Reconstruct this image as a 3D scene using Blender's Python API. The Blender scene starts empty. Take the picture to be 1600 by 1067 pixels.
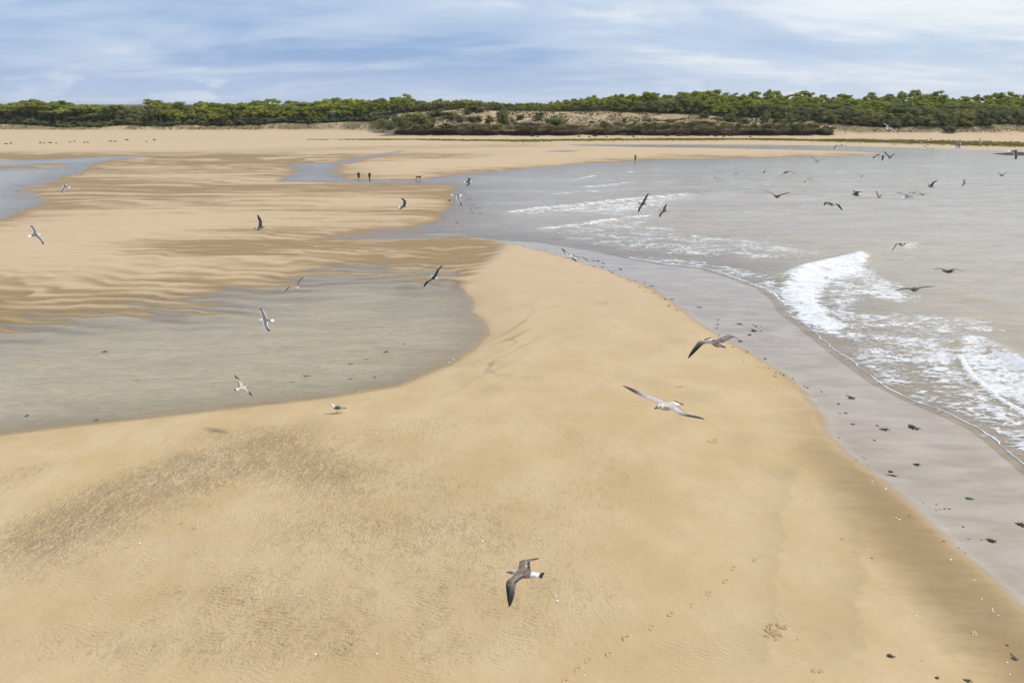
import bpy, bmesh, math, random
import numpy as np
from mathutils import Vector, Matrix

# ------------------------------------------------------------------ camera, sky, sun, exposure
S = bpy.context.scene
COL = S.collection
PITCH = math.atan(371.5/1067.0)
CAM_H = 14.0
cam_data = bpy.data.cameras.new('camera')
cam_data.sensor_width = 36.0
cam_data.lens = 24.0
cam_data.clip_start = 0.1
cam_data.clip_end = 30000.0
cam = bpy.data.objects.new('camera', cam_data)
COL.objects.link(cam)
cam.location = (0, 0, CAM_H)
cam.rotation_euler = (math.pi/2-PITCH, 0, 0)
S.camera = cam

SUN_EL, SUN_AZ = math.radians(55), math.radians(73)      # azimuth clockwise from +Y
S.view_settings.view_transform = 'Standard'
S.view_settings.look = 'None'
S.view_settings.exposure = 0.0
S.view_settings.gamma = 1.0
S.view_settings.use_curve_mapping = False
try:
    S.cycles.max_bounces = 6; S.cycles.diffuse_bounces = 2; S.cycles.glossy_bounces = 2
    S.cycles.transparent_max_bounces = 8; S.cycles.use_denoising = True
except Exception:
    pass

world = bpy.data.worlds.new('World')
S.world = world
world.use_nodes = True
class NT:
    """small helper for building node trees"""
    def __init__(s, tree): s.t = tree; tree.nodes.clear()
    def n(s, typ, ins=None, **kw):
        nd = s.t.nodes.new(typ)
        for k, v in kw.items(): setattr(nd, k, v)
        for k, v in (ins or {}).items(): s.put(nd, k, v)
        return nd
    def put(s, nd, k, v):
        sock = nd.inputs[k]
        if isinstance(v, bpy.types.NodeSocket): s.t.links.new(v, sock)
        elif isinstance(v, bpy.types.Node): s.t.links.new(v.outputs[0], sock)
        else:
            if isinstance(v, tuple) and len(v) == 3 and sock.type == 'RGBA': v = v+(1,)
            sock.default_value = v
    def m(s, op, a, b=0.0, c=None, clamp=False):
        nd = s.n('ShaderNodeMath', operation=op); nd.use_clamp = clamp
        s.put(nd, 0, a); s.put(nd, 1, b)
        if c is not None: s.put(nd, 2, c)
        return nd.outputs[0]
    def mix(s, f, a, b, blend='MIX'):
        nd = s.n('ShaderNodeMix', data_type='RGBA', blend_type=blend)
        s.put(nd, 'Factor', f)
        for nm, v in (('A', a), ('B', b)):
            sock = [i for i in nd.inputs if i.name == nm and i.type == 'RGBA'][0]
            if isinstance(v, bpy.types.NodeSocket): s.t.links.new(v, sock)
            else: sock.default_value = tuple(v)+((1,) if len(v) == 3 else ())
        return [o for o in nd.outputs if o.type == 'RGBA'][0]
    def ss(s, x, lo, hi):
        nd = s.n('ShaderNodeMapRange', interpolation_type='SMOOTHSTEP')
        s.put(nd, 'Value', x); s.put(nd, 'From Min', lo); s.put(nd, 'From Max', hi)
        return nd.outputs[0]
    def noise(s, vec, scale, detail=3.0, rough=0.5, dist=0.0):
        nd = s.n('ShaderNodeTexNoise', {'Vector': vec, 'Scale': scale, 'Detail': detail, 'Roughness': rough, 'Distortion': dist})
        return nd.outputs['Fac']
    def scalev(s, vec, sc, rot=0.0):
        return s.n('ShaderNodeMapping', {'Vector': vec, 'Scale': sc, 'Rotation': (0, 0, rot)}).outputs[0]
    def attr(s, name):
        nd = s.n('ShaderNodeAttribute', attribute_name=name)
        return nd.outputs['Fac']

w = NT(world.node_tree)
wo = w.n('ShaderNodeOutputWorld')
bg = w.n('ShaderNodeBackground', {'Strength': 0.1})
w.put(wo, 'Surface', bg)
sky = w.n('ShaderNodeTexSky', sky_type='NISHITA')
sky.sun_disc = False
sky.sun_elevation = SUN_EL
sky.sun_rotation = SUN_AZ
tc = w.n('ShaderNodeTexCoord')
sep = w.n('ShaderNodeSeparateXYZ', {0: tc.outputs['Generated']})
zz = w.m('MAXIMUM', sep.outputs['Z'], 0.0)
den = w.m('ADD', zz, 0.14)
u = w.m('DIVIDE', sep.outputs['X'], den)
v = w.m('DIVIDE', sep.outputs['Y'], den)
plane = w.n('ShaderNodeCombineXYZ', {0: u, 1: v, 2: 3.7}).outputs[0]
n_big = w.noise(w.scalev(plane, (0.26, 0.42, 1)), 1.0, 4.0, 0.5, 0.3)
n_mid = w.noise(w.scalev(plane, (0.75, 1.25, 1), 0.12), 1.0, 6.0, 0.55, 0.35)
veil_noise = w.m('ADD', w.m('MULTIPLY', n_big, 0.5), w.m('MULTIPLY', n_mid, 0.5))
veil_noise = w.m('ADD', veil_noise, w.m('MULTIPLY', sep.outputs['X'], 0.07))
blue = w.mix(w.ss(veil_noise, 0.36, 0.52), (2.9, 4.4, 7.3), (5.4, 6.6, 8.6))
veil = w.mix(w.ss(veil_noise, 0.505, 0.65), blue, (9.4, 9.7, 10.0))
cov = w.mix(0.85, sky.outputs[0], veil)
# small bright heaps low over the horizon
low = w.n('ShaderNodeCombineXYZ', {0: w.m('MULTIPLY', sep.outputs['X'], 14.0), 1: w.m('MULTIPLY', sep.outputs['Y'], 14.0), 2: w.m('MULTIPLY', sep.outputs['Z'], 46.0)}).outputs[0]
heap = w.noise(low, 1.0, 5.0, 0.55, 0.2)
heap = w.m('MULTIPLY', w.ss(heap, 0.52, 0.66), w.m('SUBTRACT', 1.0, w.ss(zz, 0.015, 0.075)))
heap = w.m('MULTIPLY', heap, w.ss(w.noise(tc.outputs['Generated'], 2.2, 2.0), 0.40, 0.58))
cov = w.mix(w.m('MULTIPLY', heap, 0.9), cov, (8.4, 8.7, 9.2))
haze_low = w.m('SUBTRACT', 1.0, w.ss(zz, 0.0, 0.07))
cov = w.mix(w.m('MULTIPLY', haze_low, 0.50), cov, (6.6, 7.4, 8.7))
w.put(bg, 'Color', cov)

sun_data = bpy.data.lights.new('sun', 'SUN')
sun_data.energy = 3.2
sun_data.angle = math.radians(8.0)   # thin cloud veils the sun: soft-edged shadows
sun_data.color = (1.0, 0.95, 0.87)
sun = bpy.data.objects.new('sun', sun_data)
COL.objects.link(sun)
sd = Vector((math.cos(SUN_EL)*math.sin(SUN_AZ), math.cos(SUN_EL)*math.cos(SUN_AZ), math.sin(SUN_EL)))
sun.rotation_euler = sd.to_track_quat('Z', 'Y').to_euler()
sun.location = (60, 20, 80)

# ------------------------------------------------------------------ helpers
rng = np.random.default_rng(7)
random.seed(7)
FPX = 1067.0
cp, sp = math.cos(PITCH), math.sin(PITCH)
def ground(px, py, z=0.0):
    """where the sight line of a photo pixel meets the height z: used once, to survey the place"""
    v = (533.5-py)/FPX; h = (px-800.0)/FPX
    t = (CAM_H-z)/(sp-v*cp)
    return (h*t, (cp+v*sp)*t)
def survey(pts):
    return np.array([ground(a, b) for a, b in pts])
def row_y(py):
    return ground(800, py)[1]
def depth_of(y):
    return y*cp+CAM_H*sp

def tag(o, label=None, cat=None, group=None, kind=None):
    if label: o['label'] = label
    if cat: o['category'] = cat
    if group: o['group'] = group
    if kind: o['kind'] = kind
    return o
def link(name, me, mats=(), parent=None):
    o = bpy.data.objects.new(name, me)
    COL.objects.link(o)
    if me is not None:
        for m_ in (mats if isinstance(mats, (list, tuple)) else [mats]):
            if m_.name not in [x.name for x in me.materials if x]: me.materials.append(m_)
    if parent: o.parent = parent
    return o
def np_mesh(name, verts, faces, smooth=True):
    """faces: (n,4) or (n,3) integer array, or a list of arrays"""
    me = bpy.data.meshes.new(name)
    fl = faces if isinstance(faces, list) else [faces]
    fl = [np.asarray(f, dtype=np.int32) for f in fl if len(f)]
    me.vertices.add(len(verts))
    me.vertices.foreach_set('co', np.asarray(verts, dtype=np.float32).ravel())
    tot = np.concatenate([np.full(len(f), f.shape[1], dtype=np.int32) for f in fl])
    idx = np.concatenate([f.ravel() for f in fl])
    me.loops.add(len(idx)); me.loops.foreach_set('vertex_index', idx)
    me.polygons.add(len(tot))
    st = np.concatenate([[0], np.cumsum(tot)[:-1]]).astype(np.int32)
    me.polygons.foreach_set('loop_start', st)
    try: me.polygons.foreach_set('loop_total', tot)
    except Exception: pass
    me.polygons.foreach_set('use_smooth', np.full(len(tot), smooth))
    me.update(calc_edges=True)
    return me
def add_attr(me, name, vals):
    a = me.attributes.new(name, 'FLOAT', 'POINT')
    a.data.foreach_set('value', np.asarray(vals, dtype=np.float32))
def add_col(me, cols, name='Col'):
    a = me.attributes.new(name, 'FLOAT_COLOR', 'POINT')
    c = np.ones((len(cols), 4), dtype=np.float32); c[:, :3] = cols
    a.data.foreach_set('color', c.ravel())

def _hash(ix, iy, seed):
    h = (ix.astype(np.int64)*374761393+iy.astype(np.int64)*668265263+seed*1442695041) & 0xffffffff
    h = ((h ^ (h >> 13))*1274126177) & 0xffffffff
    h = h ^ (h >> 16)
    return (h & 0xffff)/65535.0
def vnoise(x, y, seed=0):
    ix = np.floor(x); iy = np.floor(y); fx = x-ix; fy = y-iy
    fx = fx*fx*fx*(fx*(fx*6-15)+10); fy = fy*fy*fy*(fy*(fy*6-15)+10)
    a = _hash(ix, iy, seed); b = _hash(ix+1, iy, seed); c = _hash(ix, iy+1, seed); d = _hash(ix+1, iy+1, seed)
    return (a*(1-fx)+b*fx)*(1-fy)+(c*(1-fx)+d*fx)*fy
def fbm(x, y, seed=0, octv=4, gain=0.5):
    t = 0; amp = 1; tot = 0
    for k in range(octv):
        t = t+amp*vnoise(x*2**k+17.3*k, y*2**k+5.1*k, seed+k); tot += amp; amp *= gain
    return t/tot
def sstep(x, a, b):
    t = np.clip((x-a)/(b-a), 0, 1); return t*t*(3-2*t)
def seg_dist(X, Y, pts, closed=False):
    d = np.full(X.shape, 1e12)
    n = len(pts)
    for i in range(n if closed else n-1):
        a = pts[i]; b = pts[(i+1) % n]
        ab = b-a; L = ab@ab+1e-12
        t = np.clip(((X-a[0])*ab[0]+(Y-a[1])*ab[1])/L, 0, 1)
        dx = X-(a[0]+t*ab[0]); dy = Y-(a[1]+t*ab[1])
        np.minimum(d, dx*dx+dy*dy, out=d)
    return np.sqrt(d)
def inside(X, Y, pts):
    r = np.zeros(X.shape, bool); n = len(pts)
    for i in range(n):
        x0, y0 = pts[i]; x1, y1 = pts[(i+1) % n]
        if y0 == y1: continue
        c = (y0 > Y) != (y1 > Y)
        r ^= c & (X < (x1-x0)*(Y-y0)/(y1-y0)+x0)
    return r
def sdist(X, Y, pts):
    """signed distance, positive inside"""
    d = seg_dist(X, Y, pts, True)
    return np.where(inside(X, Y, pts), d, -d)
def blob(X, Y, cx, cy, rx, ry, rot=0.0):
    """soft elliptical patch on the ground"""
    c = np.array(ground(cx, cy)); r = math.radians(rot)
    a = np.array(ground(cx+rx*math.cos(r), cy-rx*math.sin(r)))-c
    b = np.array(ground(cx+ry*math.sin(r), cy+ry*math.cos(r)))-c
    M = np.linalg.inv(np.stack([a, b], 1))
    dx, dy = X-c[0], Y-c[1]
    p = M[0, 0]*dx+M[0, 1]*dy; q = M[1, 0]*dx+M[1, 1]*dy
    return np.exp(-(p*p+q*q))
def material(name):
    m_ = bpy.data.materials.new(name); m_.use_nodes = True
    t = NT(m_.node_tree)
    out = t.n('ShaderNodeOutputMaterial')
    return m_, t, out
def plain(name, color, rough=0.8, var=0.0, scale=8.0, vcol=False, rand=0.0, spec=0.3):
    m_, t, out = material(name)
    b = t.n('ShaderNodeBsdfPrincipled', {'Roughness': rough, 'Specular IOR Level': spec})
    c = None
    if vcol:
        c = t.n('ShaderNodeAttribute', attribute_name='Col').outputs['Color']
    co = t.n('ShaderNodeTexCoord').outputs['Object']
    dark = tuple(k*(1-var) for k in color); light = tuple(min(1, k*(1+var)) for k in color)
    if var > 0:
        f = t.noise(co, scale, 4.0, 0.6)
        v_ = t.mix(t.ss(f, 0.3, 0.7), dark, light)
        c = v_ if c is None else t.mix(1.0, c, t.mix(t.ss(f, 0.3, 0.7), (1-var,)*3, (1+var,)*3), 'MULTIPLY')
    if rand > 0:
        r = t.n('ShaderNodeObjectInfo').outputs['Random']
        c = t.mix(1.0, c if c is not None else color, t.mix(r, (1-rand, 1-rand, 1-rand*.6), (1+rand, 1+rand*.8, 1+rand*.3)), 'MULTIPLY')
    t.put(b, 'Base Color', c if c is not None else color)
    t.put(out, 'Surface', b)
    return m_

# ------------------------------------------------------------------ survey of the shorelines (photo pixels -> metres)
SEA = survey([(725,272),(800,265.5),(900,256),(990,251),(1100,248.5),(1200,246.5),(1330,243),(1385,240.5),(1350,238),(1250,234.8),
    (1100,231.5),(1000,230.2),(900,228),(868,226.9),(900,226),(1000,225.6),(1100,225.8),(1200,226.3),(1300,227.3),(1400,230),(1500,233),
    (1620,237),(1900,240),(2600,240),(3200,700),(3200,1290),(2250,1290),(2080,1160),(1900,990),(1750,852),(1600,725),(1560,690),(1530,668),(1480,645),(1430,625),(1380,600),(1340,570),
    (1300,540),(1270,515),(1235,490),(1222,470),(1200,450),(1150,433),(1100,417),(1040,411),(985,401),(930,389),(870,381),(845,376),
    (800,374),(760,371),(705,367),(640,371),(560,373),(490,376),(560,366),(640,358),(688,343),(702,325),(713,298),(712,291),(690,288),
    (650,287),(600,286),(560,284.7),(500,284.3),(440,283.8),(440,281),(470,279),(530,279.5),(560,280),(620,282.6),(650,281.6),(690,276.5)])
LAGOON = survey([(-500,760),(-200,715),(0,681),(130,665),(270,650),(400,635),(520,622),(620,605),(700,572),(740,548),(765,522),(757,500),
    (740,487),(745,470),(725,452),(700,440),(650,428),(560,424),(500,436),(440,449),(400,461),(330,472),(220,485),(100,499),(0,515),(-200,532),(-600,560)])
POOL_LEFT = survey([(-500,267),(0,265),(60,263.5),(125,262),(130,266),(112,273),(85,281),(58,289),(42,297),(38,305),(52,311),(54,318),(38,327),(15,337),(0,344),(-300,372)])
RIBBON = survey([(-500,252),(0,251.6),(80,249.3),(160,246),(222,244.3),(215,246.8),(170,250.5),(140,256),(128,262),(118,262),(108,257),(60,257.8),(0,259.5),(-500,262)])
CENTRE_POOL = survey([(460,257),(500,255),(525,256.5),(531,262),(519,268),(520,274),(535,279.5),(535,284),(440,284),(455,276),(471,268),(462,262)])
THIN = survey([(522,256),(545,249.5),(580,243.5),(625,235.5),(630,237.5),(592,244),(560,250.5),(534,257.5)])
PUDDLE = survey([(848,237.2),(870,234.6),(905,234.4),(903,236.6),(880,237.9)])
SPIT_EDGE = survey([(560,380),(690,371),(715,368),(745,371),(790,381),(870,404),(950,430),(1020,462),(1060,490),(1100,520),(1160,555),(1210,585),(1250,620),(1275,650),
    (1287,685),(1320,720),(1370,760),(1420,800),(1480,860),(1540,915),(1600,970),(1760,1110),(1900,1250)])
FILM = np.concatenate([SPIT_EDGE, survey([(3200,1290),(3200,300),(1000,300),(760,345),(705,362)])])

# column-wise profile of the dunes behind the beach
DPX = np.array([-700,-200,0,150,300,450,540,585,610,640,720,800,870,950,1000,1080,1150,1250,1305,1340,1450,1600,1900,2400.])
DYF = np.array([380,378,378,377,376,374,372,366,338,329,325,324,324,324,324,324,324,325,328,332,336,338,340,342.])
DZ1 = np.array([2,2,3.2,2.4,3,3.6,4,4,4.2,4.6,5,5,5,5,5,5,5,4.8,4.2,3.6,3.8,4,4,4.])
DW1 = np.array([9,9,9,9,9,9,9,7,3,2.2,2.2,2.2,2.2,2.2,2.2,2.2,2.2,2.6,4,8,9,9,9,9.])
DZ2 = np.array([3,3,3.6,3.2,3.6,5,6,6.6,7.4,9.2,11.4,10.8,10.4,10.2,9.6,8.8,7.5,7.2,7,6.6,6.4,6,6,6.])
DZ3 = np.array([4.4,4.4,4.8,4.8,5,6.2,6.9,7.4,8.4,10.8,12.2,10.6,11.6,13.0,13.6,15.0,15.8,15.6,15,15.2,15.2,14,14,14.])
def dune(X, Y):
    px = 800+FPX*X/depth_of(Y)
    I = lambda A: np.interp(px, DPX, A)
    t = Y-I(DYF)+3.0*(fbm(X/18, Y/40, 91, 3)-.5)*np.where((px > 590) & (px < 1320), .0, 1.6)
    z1, z2, z3, w1 = I(DZ1), I(DZ2), I(DZ3), I(DW1)
    rk_ = (px > 604) & (px < 1312)
    z = (0.5+(z1-.5)*sstep(t, np.where(rk_, .6, 0), w1))*(t > 0)
    z = z+(z2-z1)*sstep(t, w1, w1+22)+(z3-z2)*sstep(t, w1+20, 86)-np.clip(t-92, 0, 900)*0.03
    z = z+np.where(rk_, sstep(t, 4, 14), sstep(t, 1, 9))*(1.6*(fbm(X/11, Y/13, 41, 4)-.5)+2.4*(fbm(X/34, Y/30, 43, 3)-.5))
    return z, t, px

REG = {}
def terrain(X, Y):
    """height of the sand and its surface attributes"""
    A = {}
    far = Y > 330
    inv = {}
    # rows further than the dunes never meet the water; keep the work on the near part
    dS = np.full(X.shape, -99.0); dL = dS.copy(); dP = dS.copy(); dF = dS.copy()
    n = ~far
    xn, yn = X[n], Y[n]
    jit = 1.0+yn/90
    jx = (fbm(xn/5.0, yn/2.2, 11, 4)-.5)
    dS[n] = sdist(xn, yn, SEA)+jx*0.7*np.clip(yn/60-.35, 0, 2.5)
    dL[n] = sdist(xn, yn, LAGOON)
    p = sdist(xn, yn, POOL_LEFT)
    for q in (RIBBON, CENTRE_POOL, THIN, PUDDLE): p = np.maximum(p, sdist(xn, yn, q))
    dP[n] = p+jx*0.8
    dF[n] = sdist(xn, yn, FILM)
    px = 800+FPX*X/depth_of(np.maximum(Y, 1))
    wat = np.maximum(np.maximum(dS, dL), dP)
    # --- left bank: long low sand waves lying across the view
    bank = np.zeros(X.shape)
    dxe = np.array(SPIT_EDGE)
    spit_y = np.interp(px, [-400, 0, 130, 270, 400, 520, 620, 700, 745, 790, 830], [690, 674, 660, 645, 630, 610, 560, 500, 440, 395, 372])
    y_spit = np.array(ground(800, 0)[1])*0
    v_ = (533.5-spit_y)/FPX
    ys = (cp+v_*sp)*CAM_H/(sp-v_*cp)
    bank = sstep(Y-ys, -4.0, 9.0)*(1-sstep(dF, -2, 4))*(1-sstep(Y, 195, 226))
    low = fbm(X/16, Y/2.3, 21, 4)-.5
    mid = fbm(X/5.5, Y/0.9, 25, 3)-.5
    big = fbm(X/45, Y/8.5, 29, 3)-.5
    # sand waves with a steep face towards the camera
    def waves(lam, wx_, seed):
        ph = Y/lam+2.8*fbm(X/(wx_*2.2), Y/(lam*5), seed, 3)+1.0*fbm(X/(wx_*.7), Y/(lam*2.2), seed+4, 2)+X/(wx_*9)
        f = ph-np.floor(ph)
        h = np.where(f < .22, sstep(f, 0, .22), 1-sstep(f, .22, 1.0))
        return h*(.35+.65*sstep(vnoise(X/(wx_*.9)+7.7*np.floor(ph), np.floor(ph)*3.3, seed+9), .15, .7))
    wf = sstep(Y, 65, 110)
    wvs = waves(1.9, 4.6, 401)*(1-wf)+waves(5.2, 17, 431)*wf-.38
    dry = (1.0*blob(X, Y, 210, 352, 190, 44, 4)+.75*blob(X, Y, 40, 395, 170, 38, 0)+.55*blob(X, Y, 300, 279, 210, 7, -1)+.35*blob(X, Y, 205, 258, 45, 6, 0)
           +.5*blob(X, Y, 620, 312, 130, 17, 0)+.42*blob(X, Y, 480, 310, 120, 14, 0)+1.1*blob(X, Y, 720, 258, 170, 11, 1)+.5*blob(X, Y, 620, 266, 50, 9, 0)
           +.5*blob(X, Y, 380, 415, 160, 22, 0)+.3*blob(X, Y, 500, 345, 180, 16, 0)+1.0*blob(X, Y, 1150, 238.5, 260, 4.6, 0)+.7*blob(X, Y, 900, 244, 160, 9, 3)
           +.5*blob(X, Y, 1000, 240, 160, 6, 3))
    ripw = sstep(Y, 40, 55)
    zb = 0.10+0.26*dry+ripw*((.10*low+.15*wvs)*(1-np.clip(dry, 0, 1)*.55)+.05*mid+.05*big)
    far_beach = sstep(Y, 225, 255)
    zb = zb*(1-far_beach)+far_beach*(0.27+.0010*np.clip(Y-240, 0, 200)+.08*low)
    # --- spit: smooth, gently domed
    zs = 0.10+0.42*(1-np.exp(-np.clip(-wat, 0, 60)/5.0))+0.09*(fbm(X/6, Y/6, 33, 3)-.5)+.035*(fbm(X/1.7, Y/1.3, 37, 3)-.5)
    land = zb*np.maximum(bank, far_beach)+zs*(1-np.maximum(bank, far_beach))
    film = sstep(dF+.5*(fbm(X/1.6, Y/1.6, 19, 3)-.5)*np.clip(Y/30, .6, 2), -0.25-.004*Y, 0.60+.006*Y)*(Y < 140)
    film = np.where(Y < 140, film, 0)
    swash = 0.012+np.clip(-dS, 0, 40)*0.018
    land = land*(1-film)+np.minimum(land, swash)*film
    z = land
    soft = np.clip(.35+.045*Y, .6, 5.0)          # shores on the flats are gentler
    k = sstep(wat, -soft, soft*.35)
    lag_low = sstep(Y-ys, 5, 12)                    # upper lagoon shore: sand waves run down into the water
    ragged = 0.085*low+0.035*mid
    # water beds
    bedS = -0.03-np.minimum(np.clip(dS, 0, 60)*0.022, 1.2)
    bedL = -0.02-np.minimum(np.clip(dL, 0, 30)*(.075-.04*sstep(Y, ys, ys+14)), 0.5)+ragged*lag_low*np.exp(-np.clip(dL, 0, 30)/3.0)*1.1
    bedP = -0.04-np.minimum(np.clip(dP, 0, 30)*0.03, 0.3)
    bed = np.where(dS >= np.maximum(dL, dP), bedS, np.where(dL >= dP, bedL, bedP))
    z = land*(1-k)+bed*k
    low2 = fbm(X/7.5, Y/1.25, 121, 4)-.5; mid2 = fbm(X/2.6, Y/.55, 125, 3)-.5
    wl = lag_low*np.exp(-(dL/8.0)**2)*(dS < -1.5)
    z = z*(1-wl)+wl*(np.clip(-dL*.018, -.45, .16)-.045+.22*low2+.08*mid2+.18*wvs)
    wp = np.exp(-(dP/5.0)**2)*(dL < -9)*(dS < -3)*sstep(-Y, -205, -150)
    z = z*(1-wp)+wp*(np.clip(-dP*.018, -.3, .12)-.01+.10*low2+.04*mid2+.08*wvs)
    wh = np.clip(1.3*blob(X, Y, 610, 366, 140, 12, 0), 0, 1)*sstep(-dF, -3, 0)
    z = z*(1-wh)+wh*(np.clip(-dS*.012, -.06, .10)-.012+.12*low2+.05*mid2+.08*wvs)
    # stream and film left of the spit head: ripples break the thin water
    head = blob(X, Y, 620, 366, 130, 13, 0)
    z = z+head*(0.05*mid+.05*low)
    dz, t, _ = dune(X, Y)
    z = z+(px > 600)*(px < 1320)*sstep(t, -11, -3)*(t < 3)*1.1*np.clip(fbm(X/8, Y/6, 141, 4)-.46, 0, .4)
    z = np.where(t > 0, np.maximum(z, dz), z)
    # --- attributes
    wet = np.clip(0.74-0.80*dry-.85*low-.5*mid-.9*big-.4*mid2-.75*wvs*(1-.55*np.clip(dry, 0, 1)), 0, 1)*bank  # damp bank; pale crests and dark troughs also paint in sand-lobe shading
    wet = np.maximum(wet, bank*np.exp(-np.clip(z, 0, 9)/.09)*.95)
    wet = wet*(1-far_beach*.85)+far_beach*.05*np.clip(.5-3*low, 0, 1)
    wet = np.maximum(wet, .55*blob(X, Y, 700, 231, 300, 4.5, 1)*np.clip(1-2.5*low, 0, 1.2))
    edge = np.exp(-np.clip(-dF, 0, 99)/np.interp(px, [700, 1150, 1300, 1500], [.35, .55, .8, 1.1]))*(Y < 140)
    broad = np.exp(-((-dF-1.25-.6*(fbm(X/1.5, Y/3, 23, 3)-.5))/2.1)**2)*sstep(px, 1120, 1400)*(Y < 60)
    lagedge = np.exp(-np.clip(-dL, 0, 99)/np.clip(.018*Y, .3, 2.))*(dL < 0)*(1-bank)*(Y < 75)*.45
    wet = np.maximum(wet, np.clip(np.maximum(.55*edge, 0.80*broad)+.55*(film > 0)*film, 0, 1)); wet = np.maximum(wet, lagedge)
    wet = np.where(t > 0, 0, wet)
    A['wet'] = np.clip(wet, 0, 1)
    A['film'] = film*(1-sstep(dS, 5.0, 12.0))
    # dark mineral grains gathered in the hollows of the spit
    dk = (.95*blob(X, Y, 390, 722, 105, 40, 24)+.95*blob(X, Y, 250, 768, 125, 46, 24)+.8*blob(X, Y, 130, 822, 110, 46, 30)+.45*blob(X, Y, 330, 688, 80, 12, 6)
          +.75*blob(X, Y, 475, 742, 85, 44, -20)+.6*blob(X, Y, 40, 752, 85, 18, 20)+.5*blob(X, Y, 40, 860, 90, 46, 20)
          +.55*blob(X, Y, 650, 680, 130, 26, 5)+.50*blob(X, Y, 580, 750, 150, 52, 0)+.45*blob(X, Y, 720, 850, 170, 65, 0)+.40*blob(X, Y, 900, 700, 90, 26, -15)
          +.46*blob(X, Y, 420, 965, 160, 55, 0)+.36*blob(X, Y, 490, 850, 130, 50, 0)+.34*blob(X, Y, 860, 960, 160, 70, 0)+.38*blob(X, Y, 940, 780, 80, 50, 0)
          +.35*blob(X, Y, 1210, 985, 26, 22, 0)+.30*blob(X, Y, 1265, 1010, 70, 8, -14)+.36*blob(X, Y, 500, 1040, 320, 40, 0)+.30*blob(X, Y, 150, 1040, 200, 36, 0)+.16*blob(X, Y, 500, 850, 600, 200, 0))
    A['dark'] = np.clip(dk, 0, 1.1)*(1-film)*(wat < 0)
    rip = (.9*blob(X, Y, 450, 1010, 420, 110, 0)+.7*blob(X, Y, 250, 880, 300, 90, 0)+.6*blob(X, Y, 760, 900, 220, 130, 0)+.45*blob(X, Y, 1150, 1040, 200, 60, 0)
           +.35*blob(X, Y, 900, 740, 200, 80, 0)+.5*blob(X, Y, 620, 760, 200, 90, 0)+.3*blob(X, Y, 700, 470, 90, 60, 0))
    A['rip'] = np.clip(np.maximum(rip*(Y < 60), bank*.55*np.clip(1-dry, 0, 1)), 0, 1)*(1-film)
    # drainage rills on the spit's lagoon flank
    ca, sa = math.cos(.95), math.sin(.95)
    al = X*ca+Y*sa; ac = -X*sa+Y*ca
    wv = 1.1*(fbm(X/2.4, Y/2.4, 53, 3)-.5)
    rl = 1-np.abs(2*vnoise(al/5.0+wv*.3, ac/.62+wv, 55)-1)
    rill = sstep(rl, .86, .99)*np.clip(blob(X, Y, 800, 520, 34, 52, -18)+.8*blob(X, Y, 765, 575, 60, 24, 25)+.5*blob(X, Y, 725, 618, 90, 10, 12), 0, 1)
    # old wash lines: scalloped damp bands along the right flank
    stain = 0
    for ln, sd_ in (([(1262,700),(1238,760),(1222,830),(1214,880),(1206,930),(1200,1000),(1190,1080)], 3), ([(1300,735),(1312,790),(1338,850),(1345,900),(1340,960),(1338,1010),(1330,1080)], 9)):
        L = survey(ln)
        xl = np.interp(Y, L[::-1, 1], L[::-1, 0], left=99, right=99)
        u_ = X-xl-.35*(vnoise(Y*3.2, Y*0+sd_, sd_)-.5)-.22*(vnoise(Y*9, Y*0, sd_+1)-.5)
        s_ = np.where(u_ < 0, np.exp(u_/.9), np.exp(-u_/.05))
        stain = np.maximum(stain, s_*(Y > L[-1, 1])*(Y < L[0, 1])*sstep(Y, L[-1, 1]-.5, L[-1, 1]+1)*(1-sstep(Y, L[0, 1]-3, L[0, 1])))
    A['stain'] = np.clip(np.maximum(rill, .32*stain), 0, 1)*(1-film)
    A['rill'] = rill
    # algae belt along the foot of the far beach, dune cover
    yb = np.interp(px, [500, 640, 800, 1000, 1200, 1400, 1600, 1900], [row_y(a) for a in (219.6, 219.4, 221.5, 219.2, 219.2, 222.5, 227.5, 230)])
    wb = np.interp(px, [480, 540, 700, 800, 1000, 1200, 1400, 1600], [0.01, 3, 5.5, 8, 8.5, 7, 13, 15])
    A['algae'] = np.exp(-((Y-yb)/wb)**2)*sstep(px, 500, 600)*np.clip(1.25+1.8*(fbm(X/9, Y/2.5, 61, 4)-.5), 0, 1)*(Y > 180)
    rk2 = (px > 600) & (px < 1305)
    cover = sstep(t, np.where(rk2, 3, .5), np.where(rk2, 10, 4))*np.clip(np.where(rk2, .85, np.where(px > 1300, 1.0, .85))+1.6*(fbm(X/7, Y/6, 71, 4)-.5), 0, 1)
    sandy = blob(X, Y, 900, 187, 130, 12, 0)+blob(X, Y, 700, 192, 60, 9, 10)+blob(X, Y, 1075, 188, 40, 8, 0)
    cover = np.where(t > 34, 1.0, cover*np.where((px > 600) & (px < 1180), .55, .9))
    A['veg'] = np.clip(cover, 0, 1)*(t > 0)
    A['t'] = t
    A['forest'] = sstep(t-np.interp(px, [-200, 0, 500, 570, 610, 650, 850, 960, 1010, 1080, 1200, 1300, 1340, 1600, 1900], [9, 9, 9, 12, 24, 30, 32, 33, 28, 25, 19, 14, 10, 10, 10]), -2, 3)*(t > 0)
    A['dS'], A['dL'], A['dP'], A['dF'] = dS, dL, dP, dF
    return z, A

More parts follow.
